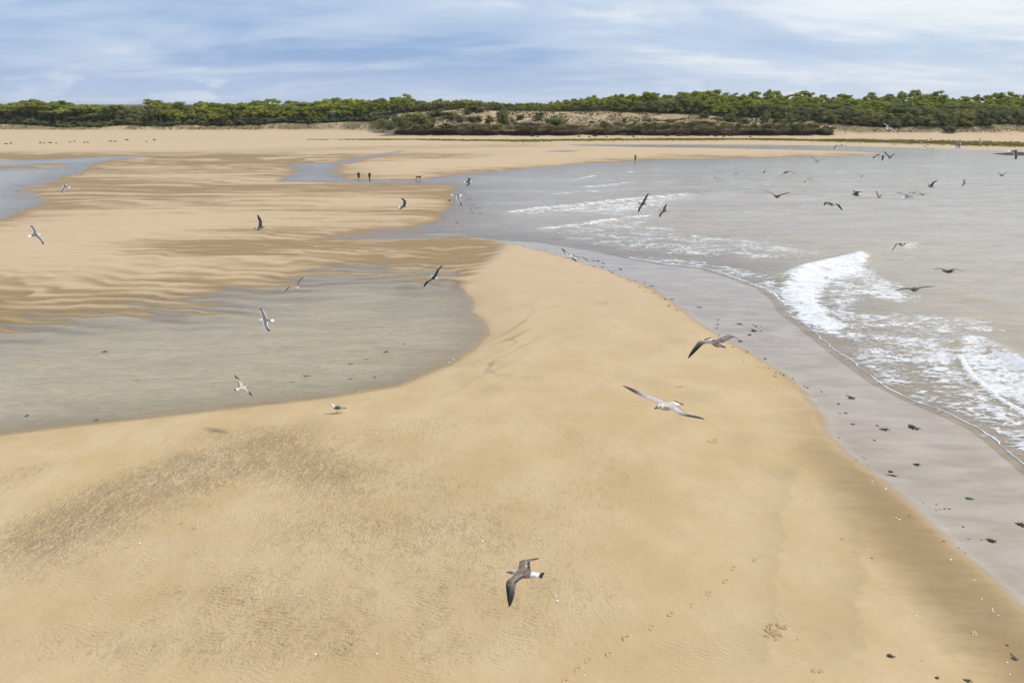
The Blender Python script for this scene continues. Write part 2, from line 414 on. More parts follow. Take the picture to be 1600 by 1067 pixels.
# grid: photo rows on the near ground, metre rows through the dunes, coarse rows to the horizon and behind
rows_px = np.arange(1116, 209.5, -1.5)
ry = np.array([row_y(q) for q in rows_px])
ry = ry[ry < 322]
ry2 = np.arange(ry[-1]+1.1, 480, 1.1)
ry3 = np.concatenate([[490, 510, 530, 560, 620, 720, 900, 1200, 1700, 2500, 4000, 7000, 12000]])
ry0 = np.array([-3000, -600, -120, -40, -12, -2, 3, 7, 9.6])
rowy = np.concatenate([ry0, ry, ry2, ry3])
cs = np.concatenate([[-25, -15, -9, -4, -2.2, -1.5, -1.15, -.98], np.linspace(-.86, .86, 960), [.98, 1.15, 1.5, 2.2, 4, 9, 15, 25]])
wid = np.maximum(depth_of(rowy), 12.0)
wid = np.minimum(wid, 500)
GX = wid[:, None]*cs[None, :]; GY = np.repeat(rowy[:, None], len(cs), 1)
NR, NC = GX.shape
Z, AT = terrain(GX.ravel(), GY.ravel())
Zg = Z.reshape(NR, NC)
vid = np.arange(NR*NC).reshape(NR, NC)
quad = np.stack([vid[:-1, :-1], vid[:-1, 1:], vid[1:, 1:], vid[1:, :-1]], -1).reshape(-1, 4)
tq = AT['t'][quad].max(1)

def sub(verts, faces, attrs):
    used = np.unique(faces); mp = np.full(len(verts), -1); mp[used] = np.arange(len(used))
    return verts[used], mp[faces], {k: a[used] for k, a in attrs.items()}
V3 = np.stack([GX.ravel(), GY.ravel(), Z], 1)

# --- sand material: dry, damp, wet film, dark grains, ripples, plant cover
def sand_material():
    m_, t, out = material('sand')
    geo = t.n('ShaderNodeNewGeometry'); P = geo.outputs['Position']
    wet, film, dark, rip = t.attr('wet'), t.attr('film'), t.attr('dark'), t.attr('rip')
    stain, veg, alg = t.attr('stain'), t.attr('veg'), t.attr('algae')
    n1 = t.noise(P, 0.35, 4, .55); n2 = t.noise(P, 5.0, 4, .65); n3 = t.noise(P, 28.0, 3, .7)
    c = t.mix(t.ss(n1, .3, .7), (0.478, 0.346, 0.180), (0.540, 0.408, 0.238))
    c = t.mix(t.m('MULTIPLY', t.ss(n2, .35, .75), .22), c, (0.43, 0.30, 0.155))
    c = t.mix(t.m('MULTIPLY', t.ss(n3, .45, .8), .16), c, (0.34, 0.24, 0.13))
    n4 = t.noise(t.scalev(P, (1, .6, 1), .4), 1.3, 5, .62, .6)
    c = t.mix(t.m('MULTIPLY', t.ss(n4, .42, .68), .16), c, (0.36, 0.26, 0.145))
    # far flats are paler, finer sand
    sy = t.n('ShaderNodeSeparateXYZ', {0: P}).outputs[1]
    c = t.mix(t.m('MULTIPLY', t.ss(sy, 22, 60), .75), c, (0.500, 0.378, 0.250))
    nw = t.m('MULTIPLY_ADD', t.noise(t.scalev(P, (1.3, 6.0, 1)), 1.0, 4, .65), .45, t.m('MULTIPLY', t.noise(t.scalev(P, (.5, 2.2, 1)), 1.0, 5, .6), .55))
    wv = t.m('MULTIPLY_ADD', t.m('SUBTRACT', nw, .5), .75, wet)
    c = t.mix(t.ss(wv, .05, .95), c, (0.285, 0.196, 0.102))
    c = t.mix(t.m('MULTIPLY', stain, .62), c, (0.26, 0.205, 0.130))
    # dark grains sorted into worm-like clumps
    nd = t.noise(t.scalev(P, (1.15, .62, 1), .3), 3.0, 3, .6, 1.0)
    nd1 = t.noise(t.scalev(P, (1.1, .62, 1), -.2), 3.6, 2, .5, 1.5)
    nd2 = t.noise(t.scalev(P, (1.0, .8, 1), .3), 12.0, 3, .65, .6)
    ridge = t.m('SUBTRACT', 1.0, t.m('MULTIPLY', t.m('ABSOLUTE', t.m('MULTIPLY_ADD', nd1, 2.0, -1.0)), 2.2), clamp=True)
    lump = t.m('ADD', t.m('ADD', t.m('MULTIPLY', nd, .45), t.m('MULTIPLY', ridge, .24)), t.m('MULTIPLY', nd2, .33))
    sxyz = t.n('ShaderNodeSeparateXYZ', {0: P})
    wa = t.noise(P, .55, 3, .55); wb_ = t.noise(P, 2.2, 3, .6)
    def ripple(fy, fx, k1, k2):
        ph = t.m('MULTIPLY_ADD', sxyz.outputs[1], fy, t.m('MULTIPLY_ADD', sxyz.outputs[0], fx, t.m('MULTIPLY_ADD', wa, k1, t.m('MULTIPLY', wb_, k2))))
        return t.m('MULTIPLY_ADD', t.m('SINE', t.m('MULTIPLY', ph, 6.2832)), .5, .5)
    wav = ripple(7.4, 1.3, 5.5, 1.7)
    wav2 = t.m('MULTIPLY', t.m('MULTIPLY', wav, t.ss(t.noise(P, 1.1, 4, .65), .30, .70)), t.ss(t.noise(t.scalev(P, (1, 1.6, 1)), 5.5, 2, .5), .25, .62))
    thr = t.m('SUBTRACT', .80, t.m('MULTIPLY', t.m('POWER', dark, .85), .27))
    lw = t.m('ADD', lump, t.m('MULTIPLY', t.m('MULTIPLY', wav2, rip), .20))
    df = t.n('ShaderNodeMapRange', {'Value': t.m('SUBTRACT', lw, thr), 'From Min': -.08, 'From Max': .24}).outputs[0]
    df = t.m('MULTIPLY', df, t.ss(dark, .02, .30))
    c = t.mix(t.m('MULTIPLY', df, .66), c, (0.150, 0.110, 0.066))
    c = t.mix(t.m('MULTIPLY', t.m('MULTIPLY', t.m('SUBTRACT', 1.0, wav2), rip), .13), c, (0.27, 0.195, 0.11))
    # shallow film left by the swash: glossy, sky's grey sheen painted into its colour
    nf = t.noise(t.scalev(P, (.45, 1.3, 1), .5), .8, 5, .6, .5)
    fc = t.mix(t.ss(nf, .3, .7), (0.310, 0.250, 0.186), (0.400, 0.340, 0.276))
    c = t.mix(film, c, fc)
    # cover
    va = t.noise(P, .9, 5, .65)
    vg = t.mix(t.ss(va, .35, .7), (0.135, 0.115, 0.055), (0.27, 0.215, 0.115))
    c = t.mix(t.m('MULTIPLY', t.ss(t.m('ADD', veg, t.m('SUBTRACT', va, .5)), .25, .75), .85), c, vg)
    ag = t.mix(t.ss(t.noise(t.scalev(P, (.35, 1, 1)), 1.1, 4, .6), .35, .65), (0.105, 0.090, 0.028), (0.235, 0.215, 0.050))
    c = t.mix(t.m('MULTIPLY', t.ss(alg, .25, .75), .88), c, ag)
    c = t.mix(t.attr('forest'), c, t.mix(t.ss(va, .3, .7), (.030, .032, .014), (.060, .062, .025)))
    b = t.n('ShaderNodeBsdfPrincipled', {'Base Color': c, 'IOR': 1.33})
    rg = t.n('ShaderNodeMapRange', {'Value': film, 'To Min': .93, 'To Max': t.m('MULTIPLY_ADD', t.ss(nf, .35, .65), .20, .06)}).outputs[0]
    rg = t.m('SUBTRACT', rg, t.m('MULTIPLY', t.m('MULTIPLY', wet, t.m('SUBTRACT', 1.0, film)), .22))
    t.put(b, 'Roughness', rg)
    t.put(b, 'Specular IOR Level', t.m('MULTIPLY_ADD', film, .78, .22))
    # relief
    lines = t.m('MULTIPLY', wav2, t.m('MULTIPLY', rip, .036))
    big_w = t.n('ShaderNodeTexWave', {'Vector': t.scalev(P, (.22, 1, 1), -.05), 'Scale': .42, 'Distortion': 5.0, 'Detail': 3.0, 'Detail Scale': 1.2, 'Detail Roughness': .6},
                wave_type='BANDS', bands_direction='Y').outputs['Fac']
    farr = t.m('MULTIPLY', t.m('MULTIPLY', big_w, .10), t.m('MULTIPLY', rip, t.ss(sy, 38, 55)))
    clump = t.m('MULTIPLY', lump, t.m('MULTIPLY_ADD', dark, -.11, -.004))
    grain = t.m('MULTIPLY', n3, .006)
    h = t.m('ADD', t.m('ADD', lines, farr), t.m('ADD', clump, grain))
    h = t.m('MULTIPLY', h, t.m('SUBTRACT', 1.0, t.m('MULTIPLY', film, .94)))
    h = t.m('ADD', h, t.m('MULTIPLY', t.m('MULTIPLY', nf, film), .012))
    bp = t.n('ShaderNodeBump', {'Height': h, 'Strength': .9, 'Distance': 1.0})
    t.put(b, 'Normal', bp)
    t.put(out, 'Surface', b)
    return m_
M_SAND = sand_material()
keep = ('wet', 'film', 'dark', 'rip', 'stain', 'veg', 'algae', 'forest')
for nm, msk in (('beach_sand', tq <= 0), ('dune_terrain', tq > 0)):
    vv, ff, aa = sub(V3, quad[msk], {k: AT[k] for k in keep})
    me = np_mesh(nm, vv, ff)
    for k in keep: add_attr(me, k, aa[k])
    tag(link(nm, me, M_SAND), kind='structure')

def height_at(x, y):
    z, _ = terrain(np.array([float(x)]), np.array([float(y)])); return float(z[0])
def place(px, py):
    """point on the built sand seen at a photo pixel"""
    z = 0.2
    for _ in range(4):
        x, y = ground(px, py, z)
        i = int(np.clip(np.searchsorted(rowy, y), 1, NR-1)); s = x/min(max(depth_of(y), 12), 500)
        j = int(np.clip(np.searchsorted(cs, s), 1, NC-1))
        z = float(max(Zg[i, j], Zg[i-1, j], Zg[i, j-1], Zg[i-1, j-1], 0.0))
    return x, y, z

# ------------------------------------------------------------------ water
def foam_zone(X, Y, pts, soft):
    return sstep(sdist(X, Y, survey(pts)), -soft, soft*.6)
def line_zone(X, Y, pts, wd):
    d = seg_dist(X, Y, survey(pts)); return np.exp(-(d/wd)**2)
wr = np.arange(len(ry0)+2, NR-len(ry3), 1)
wr = wr[rowy[wr] < 262]
wc = np.arange(0, NC, 1)
WX, WY = GX[np.ix_(wr, wc)], GY[np.ix_(wr, wc)]
WZ = Zg[np.ix_(wr, wc)]
wsel = lambda k: AT[k].reshape(NR, NC)[np.ix_(wr, wc)].ravel()
wx, wy, wz = WX.ravel(), WY.ravel(), WZ.ravel()
wS, wL, wP = wsel('dS'), wsel('dL'), wsel('dP')
foam = np.zeros(wx.shape); crest = np.zeros(wx.shape)
sea_m = wS > -1.0
sx, sy_ = wx[sea_m], wy[sea_m]
fo = np.zeros(sx.shape)
def addf(v, a): np.maximum(fo, a*v, out=fo)
addf(foam_zone(sx, sy_, [(1224,448),(1232,430),(1265,417),(1310,407),(1345,402),(1354,410),(1340,426),(1300,440),(1278,460),(1292,490),(1322,508),(1300,522),(1270,512),(1240,490),(1226,470)], 1.6), .78)
addf(foam_zone(sx, sy_, [(1290,430),(1350,405),(1365,428),(1398,440),(1425,466),(1400,472),(1350,462),(1330,480),(1340,505),(1300,500)], 2.2), .52)
addf(foam_zone(sx, sy_, [(1296,520),(1340,486),(1440,492),(1560,494),(1560,508),(1505,532),(1500,556),(1522,592),(1600,640),(1640,700),(1600,715),(1530,664),(1440,624),(1380,598),(1330,562)], 2.0), .43)
addf(foam_zone(sx, sy_, [(1390,520),(1490,540),(1500,575),(1560,625),(1600,660),(1600,690),(1500,620),(1420,580)], 1.4), .52)
addf(foam_zone(sx, sy_, [(1497,542),(1514,531),(1540,538),(1575,556),(1640,590),(1640,660),(1590,632),(1545,612),(1520,590)], 1.1), .70)
addf(line_zone(sx, sy_, [(1500,556),(1520,588),(1560,622),(1610,650),(1700,700)], .28), .95)
addf(foam_zone(sx, sy_, [(800,333),(900,320),(1000,311),(1060,304),(1078,306),(1050,314),(1015,324),(1000,331),(960,335),(900,331)], 5.5), .46)
addf(line_zone(sx, sy_, [(800,333),(900,322),(1000,312),(1074,305)], .8), .62)
addf(foam_zone(sx, sy_, [(840,362),(920,350),(985,340),(1015,344),(1000,358),(900,366)], 2.6), .36)
addf(line_zone(sx, sy_, [(845,360),(920,351),(985,341),(1015,338)], .6), .58)
addf(foam_zone(sx, sy_, [(880,372),(1000,350),(1100,368),(1250,384),(1295,398),(1220,405),(1100,403),(1000,392),(930,384)], 3.4), .36)
addf(line_zone(sx, sy_, [(905,280),(927,274.5)], .9), .55); addf(line_zone(sx, sy_, [(915,293),(950,290),(978,286)], .8), .58)
addf(line_zone(sx, sy_, [(860,304),(900,300),(940,298)], .7), .55); addf(line_zone(sx, sy_, [(978,269),(997,267.5)], .8), .6)
addf(line_zone(sx, sy_, [(1110,307),(1150,306)], .6), .35)
addf(line_zone(sx, sy_, [(985,402),(1040,412),(1100,418),(1150,434),(1200,452),(1226,472)], .30), .55)
addf(foam_zone(sx, sy_, [(985,396),(1100,408),(1200,430),(1228,450),(1215,462),(1150,432),(1090,416),(1000,404)], 1.2), .40)
addf(foam_zone(sx, sy_, [(1408,380),(1432,380),(1438,386),(1415,389)], 1.4), .5)
addf(foam_zone(sx, sy_, [(1590,640),(1760,715),(1960,880),(2050,1100),(1900,985),(1750,848),(1600,720)], 1.2), .46)
addf(foam_zone(sx, sy_, [(1630,590),(1760,640),(1900,740),(1900,800),(1760,720),(1640,660)], 1.0), .60)
foam[sea_m] = fo
cr = .50*line_zone(sx, sy_, [(1228,436),(1265,420),(1310,410),(1348,403)], 1.1)+.36*line_zone(sx, sy_, [(1502,540),(1516,531),(1545,541),(1600,572),(1700,620)], .8)
cr += .30*line_zone(sx, sy_, [(800,332),(900,320),(1000,311),(1074,304),(1150,301)], 1.5)+.22*line_zone(sx, sy_, [(845,359),(920,349),(985,339),(1030,335)], 1.4)
cr += .14*line_zone(sx, sy_, [(1350,402),(1420,408),(1500,420)], 2.5)+.16*line_zone(sx, sy_, [(1110,307),(1180,305),(1300,309)], 1.6)+.12*line_zone(sx, sy_, [(915,292),(980,285),(1040,283)], 1.6)
for q_, a_ in (([(740,284),(820,282),(900,279)], .10), ([(760,318),(830,315),(890,312)], .12), ([(735,300),(800,297),(850,296)], .10), ([(820,300),(920,296),(1000,292)], .10), ([(1300,313),(1370,312),(1440,316)], .12),
    ([(1120,258),(1180,256),(1240,256)], .10), ([(1340,330),(1450,333),(1570,340)], .14), ([(1210,345),(1340,347),(1500,356)], .14), ([(1290,372),(1420,376),(1600,388)], .14), ([(1100,330),(1180,331),(1260,336)], .12), ([(1430,405),(1520,412),(1620,430)], .14), ([(1480,455),(1560,470),(1640,490)], .12)):
    cr += a_*line_zone(sx, sy_, q_, .9+.006*row_y(q_[0][1]))
deep = sstep(wS[sea_m], 1.0, 12.0)
sw = deep*(.17*(fbm(sx/9+sy_*.06, sy_/2.2, 81, 3)-.5)+.10*(fbm(sx/3, sy_/.9, 85, 3)-.5))
crest[sea_m] = cr+sw+.14*sstep(fo, .45, .9)*fbm(sx/.7, sy_/.7, 87, 3)
crest *= np.where(wS > 0, 1, np.clip(1+wS, 0, 1))
def water_material(name, silt, tint, clear, bump_h, scl):
    m_, t, out = material(name)
    P = t.n('ShaderNodeNewGeometry').outputs['Position']
    d, fm = t.attr('depth'), t.attr('foam')
    n1 = t.noise(t.scalev(P, (.35, 1, 1), -.06), scl, 5, .62, .5)
    n2 = t.noise(t.scalev(P, (.22, 1, 1), .04), scl*.22, 4, .6, .4)
    h = t.m('ADD', t.m('MULTIPLY', n1, bump_h), t.m('MULTIPLY', n2, bump_h*3.0))
    bp = t.n('ShaderNodeBump', {'Height': h, 'Strength': 1.0, 'Distance': 1.0})
    turb = t.m('SUBTRACT', 1.0, t.m('POWER', 2.718, t.m('MULTIPLY', d, -1.0/clear)))
    pat = t.mix(t.ss(t.m('ADD', t.m('MULTIPLY', n1, .5), t.m('MULTIPLY', n2, .5)), .38, .62), silt, tuple(k*.80 for k in silt))
    body = t.n('ShaderNodeMixShader')
    t.put(body, 0, turb)
    t.put(body, 1, t.n('ShaderNodeBsdfTransparent', {'Color': tint})); t.put(body, 2, t.n('ShaderNodeBsdfDiffuse', {'Color': pat, 'Normal': bp}))
    gl = t.n('ShaderNodeBsdfGlossy', {'Color': (1, 1, 1), 'Roughness': .16, 'Normal': bp})
    fr = t.n('ShaderNodeFresnel', {'IOR': 1.33, 'Normal': bp})
    s1 = t.n('ShaderNodeMixShader'); t.put(s1, 0, fr); t.put(s1, 1, body); t.put(s1, 2, gl)
    # foam: torn white lace
    f1 = t.noise(t.scalev(P, (.50, 1.2, 1), .30), 2.2, 7, .70, 1.3)
    f2 = t.noise(t.scalev(P, (.6, 1.2, 1), .35), .50, 4, .6, .6)
    f3 = t.noise(t.scalev(P, (.50, 1.1, 1), .20), 1.5, 3, .6, 1.6)
    vein = t.m('ABSOLUTE', t.m('MULTIPLY_ADD', f3, 2.0, -1.0))
    fn = t.m('ADD', t.m('MULTIPLY', t.ss(f1, .30, .70), .50), t.m('ADD', t.m('MULTIPLY', t.ss(f2, .3, .7), .28), t.m('MULTIPLY', t.ss(vein, .0, .35), .30)))
    ff = t.n('ShaderNodeMapRange', {'Value': t.m('SUBTRACT', fm, fn), 'From Min': -.08, 'From Max': .17}).outputs[0]
    ff = t.m('MULTIPLY', ff, t.ss(fm, .04, .2))
    fb = t.n('ShaderNodeBump', {'Height': t.m('MULTIPLY', f1, .30), 'Strength': .8, 'Distance': 1.0})
    s2 = t.n('ShaderNodeMixShader'); t.put(s2, 0, ff); t.put(s2, 1, s1); t.put(s2, 2, t.n('ShaderNodeBsdfDiffuse', {'Color': (.82, .82, .815), 'Normal': fb}))
    t.put(out, 'Surface', s2)
    return m_
M_SEA = water_material('sea_water', (.450, .372, .262), (.95, .93, .88), .15, .075, 1.5)
M_LAG = water_material('lagoon_water', (.410, .336, .205), (.93, .92, .84), .09, .060, 3.6)
wq = np.arange(len(wx)).reshape(WX.shape)
wquad = np.stack([wq[:-1, :-1], wq[:-1, 1:], wq[1:, 1:], wq[1:, :-1]], -1).reshape(-1, 4)
wet_face = (wz[wquad].min(1) < .004)
zone = np.argmax(np.stack([wS, wL, wP-0.5]), 0)
fz = zone[wquad[:, 0]]
wv3 = np.stack([wx, wy, crest], 1)
for nm, k, mt in (('sea', 0, M_SEA), ('lagoon', 1, M_LAG), ('tidal_pools', 2, M_SEA)):
    vv, ff, aa = sub(wv3, wquad[wet_face & (fz == k)], {'depth': np.clip(crest-wz, 0, 9), 'foam': foam})
    me = np_mesh(nm, vv, ff)
    add_attr(me, 'depth', aa['depth']); add_attr(me, 'foam', aa['foam'])
    tag(link(nm, me, mt), kind='structure')
# far side sheet of the sea, outside the frame to the right
# thin bead of foam where the last wave stopped on the sand
def foam_bead(px_pts, w0, seed, name):
    base = survey(px_pts); seg = []
    for a, b in zip(base[:-1], base[1:]):
        n_ = max(2, int(np.linalg.norm(b-a)/.07))
        for k in range(n_): seg.append(a+(b-a)*k/n_)
    q = np.array(seg); s_ = np.arange(len(q))*.07
    tg_ = np.gradient(q, axis=0); tg_ /= np.linalg.norm(tg_, axis=1)[:, None]; nr = np.stack([-tg_[:, 1], tg_[:, 0]], 1)
    q = q+nr*((.55*(fbm(s_/1.7, s_*0, seed, 4)-.5)+.08*(vnoise(s_/.25, s_*0, seed+5)-.5))[:, None])
    wd = w0*(.25+1.1*np.clip(fbm(s_/.6, s_*0+3, seed+2, 3)*1.7-.35, 0, 2))
    zz_ = np.array([max(height_fast(a, b), .0) for a, b in q])
    rowsv = []
    for off, hh in ((-1, -.01), (-.4, .022), (.4, .022), (1, -.01)):
        rowsv.append(np.column_stack([q+nr*(wd*off)[:, None], zz_+.012+hh]))
    vv = np.concatenate(rowsv); n_ = len(q); f_ = []
    for r_ in range(3):
        i_ = np.arange(n_-1)+r_*n_
        f_.append(np.stack([i_, i_+1, i_+1+n_, i_+n_], 1))
    return vv, np.concatenate(f_)
def height_fast(x, y):
    i = int(np.clip(np.searchsorted(rowy, y), 1, NR-1)); s = x/min(max(depth_of(y), 12), 500)
    j = int(np.clip(np.searchsorted(cs, s), 1, NC-1))
    return float(max(Zg[i, j], Zg[i-1, j], Zg[i, j-1], Zg[i-1, j-1]))
M_FOAM = plain('foam_white', (.80, .80, .79), .9, .08, 20)
fv, ffc = foam_bead([(1240,494),(1270,516),(1300,541),(1340,571),(1380,601),(1430,626),(1480,646),(1530,669),(1560,691),(1600,726),(1680,791),(1750,853),(1900,990),(2080,1160)], .035, 3, 'bead')
fv2, ffc2 = foam_bead([(985,402),(1040,412),(1100,418),(1150,434),(1200,452),(1226,474)], .05, 8, 'bead')
tag(link('foam_line', np_mesh('foam_line', np.concatenate([fv, fv2]), np.concatenate([ffc, ffc2+len(fv)])), M_FOAM), kind='stuff')

# ------------------------------------------------------------------ rock cliff at the foot of the dune
def dune_z(x, y):
    z, t, _ = dune(np.array([float(x)]), np.array([float(y)])); return float(z[0])
def build_cliff():
    xs0, xs1 = ground(612, 212)[0], ground(1308, 212)[0]
    nu, nv = 560, 20
    xs = np.linspace(xs0, xs1, nu)
    px = 800+FPX*xs/depth_of(325.0)
    yf = np.interp(px, DPX, DYF)-3.6+2.2*(fbm(xs/11, xs*0, 301, 3)-.5)*2*np.interp(px, [612, 660], [.3, 1])+np.interp(px, [1268, 1312], [0, 3.4])
    top = np.interp(px, [600, 640, 700, 760, 900, 1100, 1250, 1300, 1312], [.8, 3.4, 4.6, 5.6, 5.8, 5.9, 4.6, 3.0, .8])+np.interp(px, [612, 650, 1270, 1300], [0, 4.4, 4.4, 1.5])*(fbm(xs/7, xs*0, 305, 3)-.5)
    vs = np.linspace(0, 1, nv)
    U, Vv = np.meshgrid(xs, vs, indexing='ij')
    zz_ = Vv*top[:, None]
    out = 1.3*(fbm(U/3.2, zz_/1.1, 311, 4)-.5)*2+.5*(vnoise(U/22, np.floor(zz_/.9+.6*vnoise(U/5, zz_*0, 3)), 313)-.5)*2+3.0*(vnoise(U/9, zz_*0, 319)-.5)*(.4+.6*Vv)
    cave = sstep(vnoise(U/5.5, U*0+.5, 317), .52, .72)*sstep(zz_, .0, .5)*(1-sstep(zz_, 1.6, 2.6))
    under = .8*np.exp(-((zz_-.9)/.7)**2)
    Yv = yf[:, None]-out+cave*2.3+under+.12*zz_+np.where(Vv > .93, (Vv-.93)*55, 0)
    Zv = .35+zz_-np.where(Vv < .02, .8, 0)
    vv = np.stack([U, Yv, Zv], -1).reshape(-1, 3)
    i = np.arange(nu*nv).reshape(nu, nv)
    f = np.stack([i[:-1, :-1], i[1:, :-1], i[1:, 1:], i[:-1, 1:]], -1).reshape(-1, 4)
    m_, t, o_ = material('cliff_rock')
    P = t.n('ShaderNodeNewGeometry').outputs['Position']
    st = t.noise(t.scalev(P, (.12, .12, 1.6)), 1.0, 5, .65, .4); nn = t.noise(P, .8, 5, .6)
    c = t.mix(t.ss(st, .3, .7), (.13, .095, .052), (.42, .315, .175))
    c = t.mix(t.ss(nn, .48, .62), c, (.10, .10, .042))
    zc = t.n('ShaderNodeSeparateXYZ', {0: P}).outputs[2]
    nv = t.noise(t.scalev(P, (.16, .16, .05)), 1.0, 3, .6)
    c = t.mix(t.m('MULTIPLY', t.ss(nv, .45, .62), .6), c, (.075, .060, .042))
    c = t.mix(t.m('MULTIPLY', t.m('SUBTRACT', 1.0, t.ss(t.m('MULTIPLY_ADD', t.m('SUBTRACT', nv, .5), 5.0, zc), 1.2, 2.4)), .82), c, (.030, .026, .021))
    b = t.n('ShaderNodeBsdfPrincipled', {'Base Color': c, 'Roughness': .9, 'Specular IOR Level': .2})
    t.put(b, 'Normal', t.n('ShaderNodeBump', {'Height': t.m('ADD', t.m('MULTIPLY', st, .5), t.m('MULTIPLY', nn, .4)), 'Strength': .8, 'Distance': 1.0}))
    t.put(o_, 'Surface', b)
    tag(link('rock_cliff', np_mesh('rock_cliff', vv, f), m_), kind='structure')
    return m_
M_ROCK = build_cliff()
def rock_mesh(name, seed, sx, sy, sz):
    bm = bmesh.new(); bmesh.ops.create_icosphere(bm, subdivisions=3, radius=1.0)
    r = random.Random(seed); o = [r.uniform(0, 50) for _ in range(3)]
    P = np.array([v.co for v in bm.verts])
    k = 1+.5*(fbm(P[:, 0]*1.6+o[0]+P[:, 2]*.7, P[:, 1]*1.6+o[1]-P[:, 2]*.9, seed, 3)-.5)
    for v, q in zip(bm.verts, k):
        v.co = Vector((v.co.x*q*sx, v.co.y*q*sy, max(-.35, v.co.z)*q*sz))
    me = bpy.data.meshes.new(name); bm.to_mesh(me); bm.free()
    return me
rk = [rock_mesh('boulder', 40+i, 1.0, .8, .6) for i in range(3)]
boulder_spots = [(832,213.5,1.0),(840,214.2,.6),(905,213.8,.8),(921,214.6,.6),(930,213.4,1.1),(948,214.4,.5),(990,214,.7),(1042,213.2,1.0),(1061,212.6,1.4),(1096,212.3,1.3),(1106,213,.9),(1118,213.4,1.0),(1131,214,.6),(1140,213,1.0),(1172,214.2,.6)]
for i, (a, b, s_) in enumerate(boulder_spots):
    o = link('boulder', rk[i % 3], M_ROCK); x, y, z = place(a, b)
    o.location = (x, y, z+.05); o.scale = (s_, s_, s_); o.rotation_euler = (0, 0, i*1.3)
    lab_ = ('largest', 'flat', 'rounded', 'small', 'broad', 'low', 'tilted', 'lone', 'leftmost', 'second', 'third', 'fourth', 'fifth', 'sixth', 'rightmost')
    tag(o, lab_[i]+(' pale boulder lying at the foot of the rock cliff under the big dark bush' if a < 960 else ' pale boulder in the heap below the overhanging cliff, right of the blue walker'), 'boulder', 'boulders along the foot of the cliff')

# ------------------------------------------------------------------ vegetation
def leaf_material(name, dark, light, rand=.22):
    m_, t, out = material(name)
    co = t.n('ShaderNodeTexCoord').outputs['Object']; P = t.n('ShaderNodeNewGeometry').outputs['Position']
    n1 = t.noise(co, 1.6, 3, .6); n2 = t.noise(P, .10, 3, .6)
    c = t.mix(t.ss(n1, .3, .7), dark, light)
    c = t.mix(t.m('MULTIPLY', t.ss(n2, .35, .65), .45), c, tuple(k*1.35 for k in light))
    r = t.n('ShaderNodeObjectInfo').outputs['Random']
    c = t.mix(1.0, c, t.mix(r, (1-rand, 1-rand, 1-rand*.5), (1+rand*1.5, 1+rand, 1)), 'MULTIPLY')
    d = t.n('ShaderNodeBsdfDiffuse', {'Color': c}); tr = t.n('ShaderNodeBsdfTranslucent', {'Color': c})
    s_ = t.n('ShaderNodeMixShader', {0: .38}); t.put(s_, 1, d); t.put(s_, 2, tr)
    t.put(out, 'Surface', s_)
    return m_
M_PINE = leaf_material('pine_needles', (.165, .200, .036), (.320, .355, .075))
M_OAK = leaf_material('oak_leaves', (.135, .150, .062), (.245, .262, .108))
M_BUSH = leaf_material('bush_leaves', (.112, .124, .054), (.210, .225, .095))
M_BRIGHT = leaf_material('bright_leaves', (.100, .145, .028), (.175, .225, .045))
M_BARK = plain('bark', (.20, .165, .135), .95, .3, 4)
def leaf_cloud(name, puffs, per, size, seed, flat=.5):
    """crown: many small leaf sprays over uneven puffs, with rough cores behind them"""
    r = np.random.default_rng(seed); V = []; F4 = []; F3 = []
    n0 = 0
    bm = bmesh.new(); bmesh.ops.create_icosphere(bm, subdivisions=1, radius=1.0)
    iv = np.array([v.co for v in bm.verts]); itf = np.array([[v.index for v in f.verts] for f in bm.faces]); bm.free()
    for (cx, cy, cz, rx, ry, rz) in puffs:
        k = .72*(1+.35*(r.random(len(iv))-.5))
        V.append(iv*k[:, None]*[rx, ry, rz]+[cx, cy, cz]); F3.append(itf+n0); n0 += len(iv)
        d = r.normal(size=(per, 3)); d[:, 2] = np.abs(d[:, 2])*1.0-.35*(r.random(per) < .35)
        d /= np.linalg.norm(d, axis=1)[:, None]
        p = d*(.78+.34*r.random((per, 1)))*[rx, ry, rz]+[cx, cy, cz]
        n = d+r.normal(size=(per, 3))*.55; n[:, 2] += flat*.5; n /= np.linalg.norm(n, axis=1)[:, None]
        a = np.cross(n, r.normal(size=(per, 3))); a /= np.linalg.norm(a, axis=1)[:, None]; b = np.cross(n, a)
        s_ = size*(.6+.9*r.random((per, 1)))
        q = np.stack([p-a*s_*.6, p-b*s_*.35, p+a*s_*.6, p+b*s_*.35+n*s_*.1], 1).reshape(-1, 3)
        V.append(q); F4.append(np.arange(per*4).reshape(-1, 4)+n0); n0 += per*4
    return np_mesh(name, np.concatenate(V), [np.concatenate(F4), np.concatenate(F3)], smooth=False)
def limb(bm, p0, p1, r0, r1, n=6):
    p0, p1 = Vector(p0), Vector(p1); q = (p1-p0).to_track_quat('Z', 'Y'); L = (p1-p0).length
    a = [bm.verts.new(p0+q @ Vector((r0*math.cos(2*math.pi*k/n), r0*math.sin(2*math.pi*k/n), 0))) for k in range(n)]
    b = [bm.verts.new(p0+q @ Vector((r1*math.cos(2*math.pi*k/n), r1*math.sin(2*math.pi*k/n), L))) for k in range(n)]
    for k in range(n): bm.faces.new((a[k], a[(k+1) % n], b[(k+1) % n], b[k]))
    bm.faces.new(b)
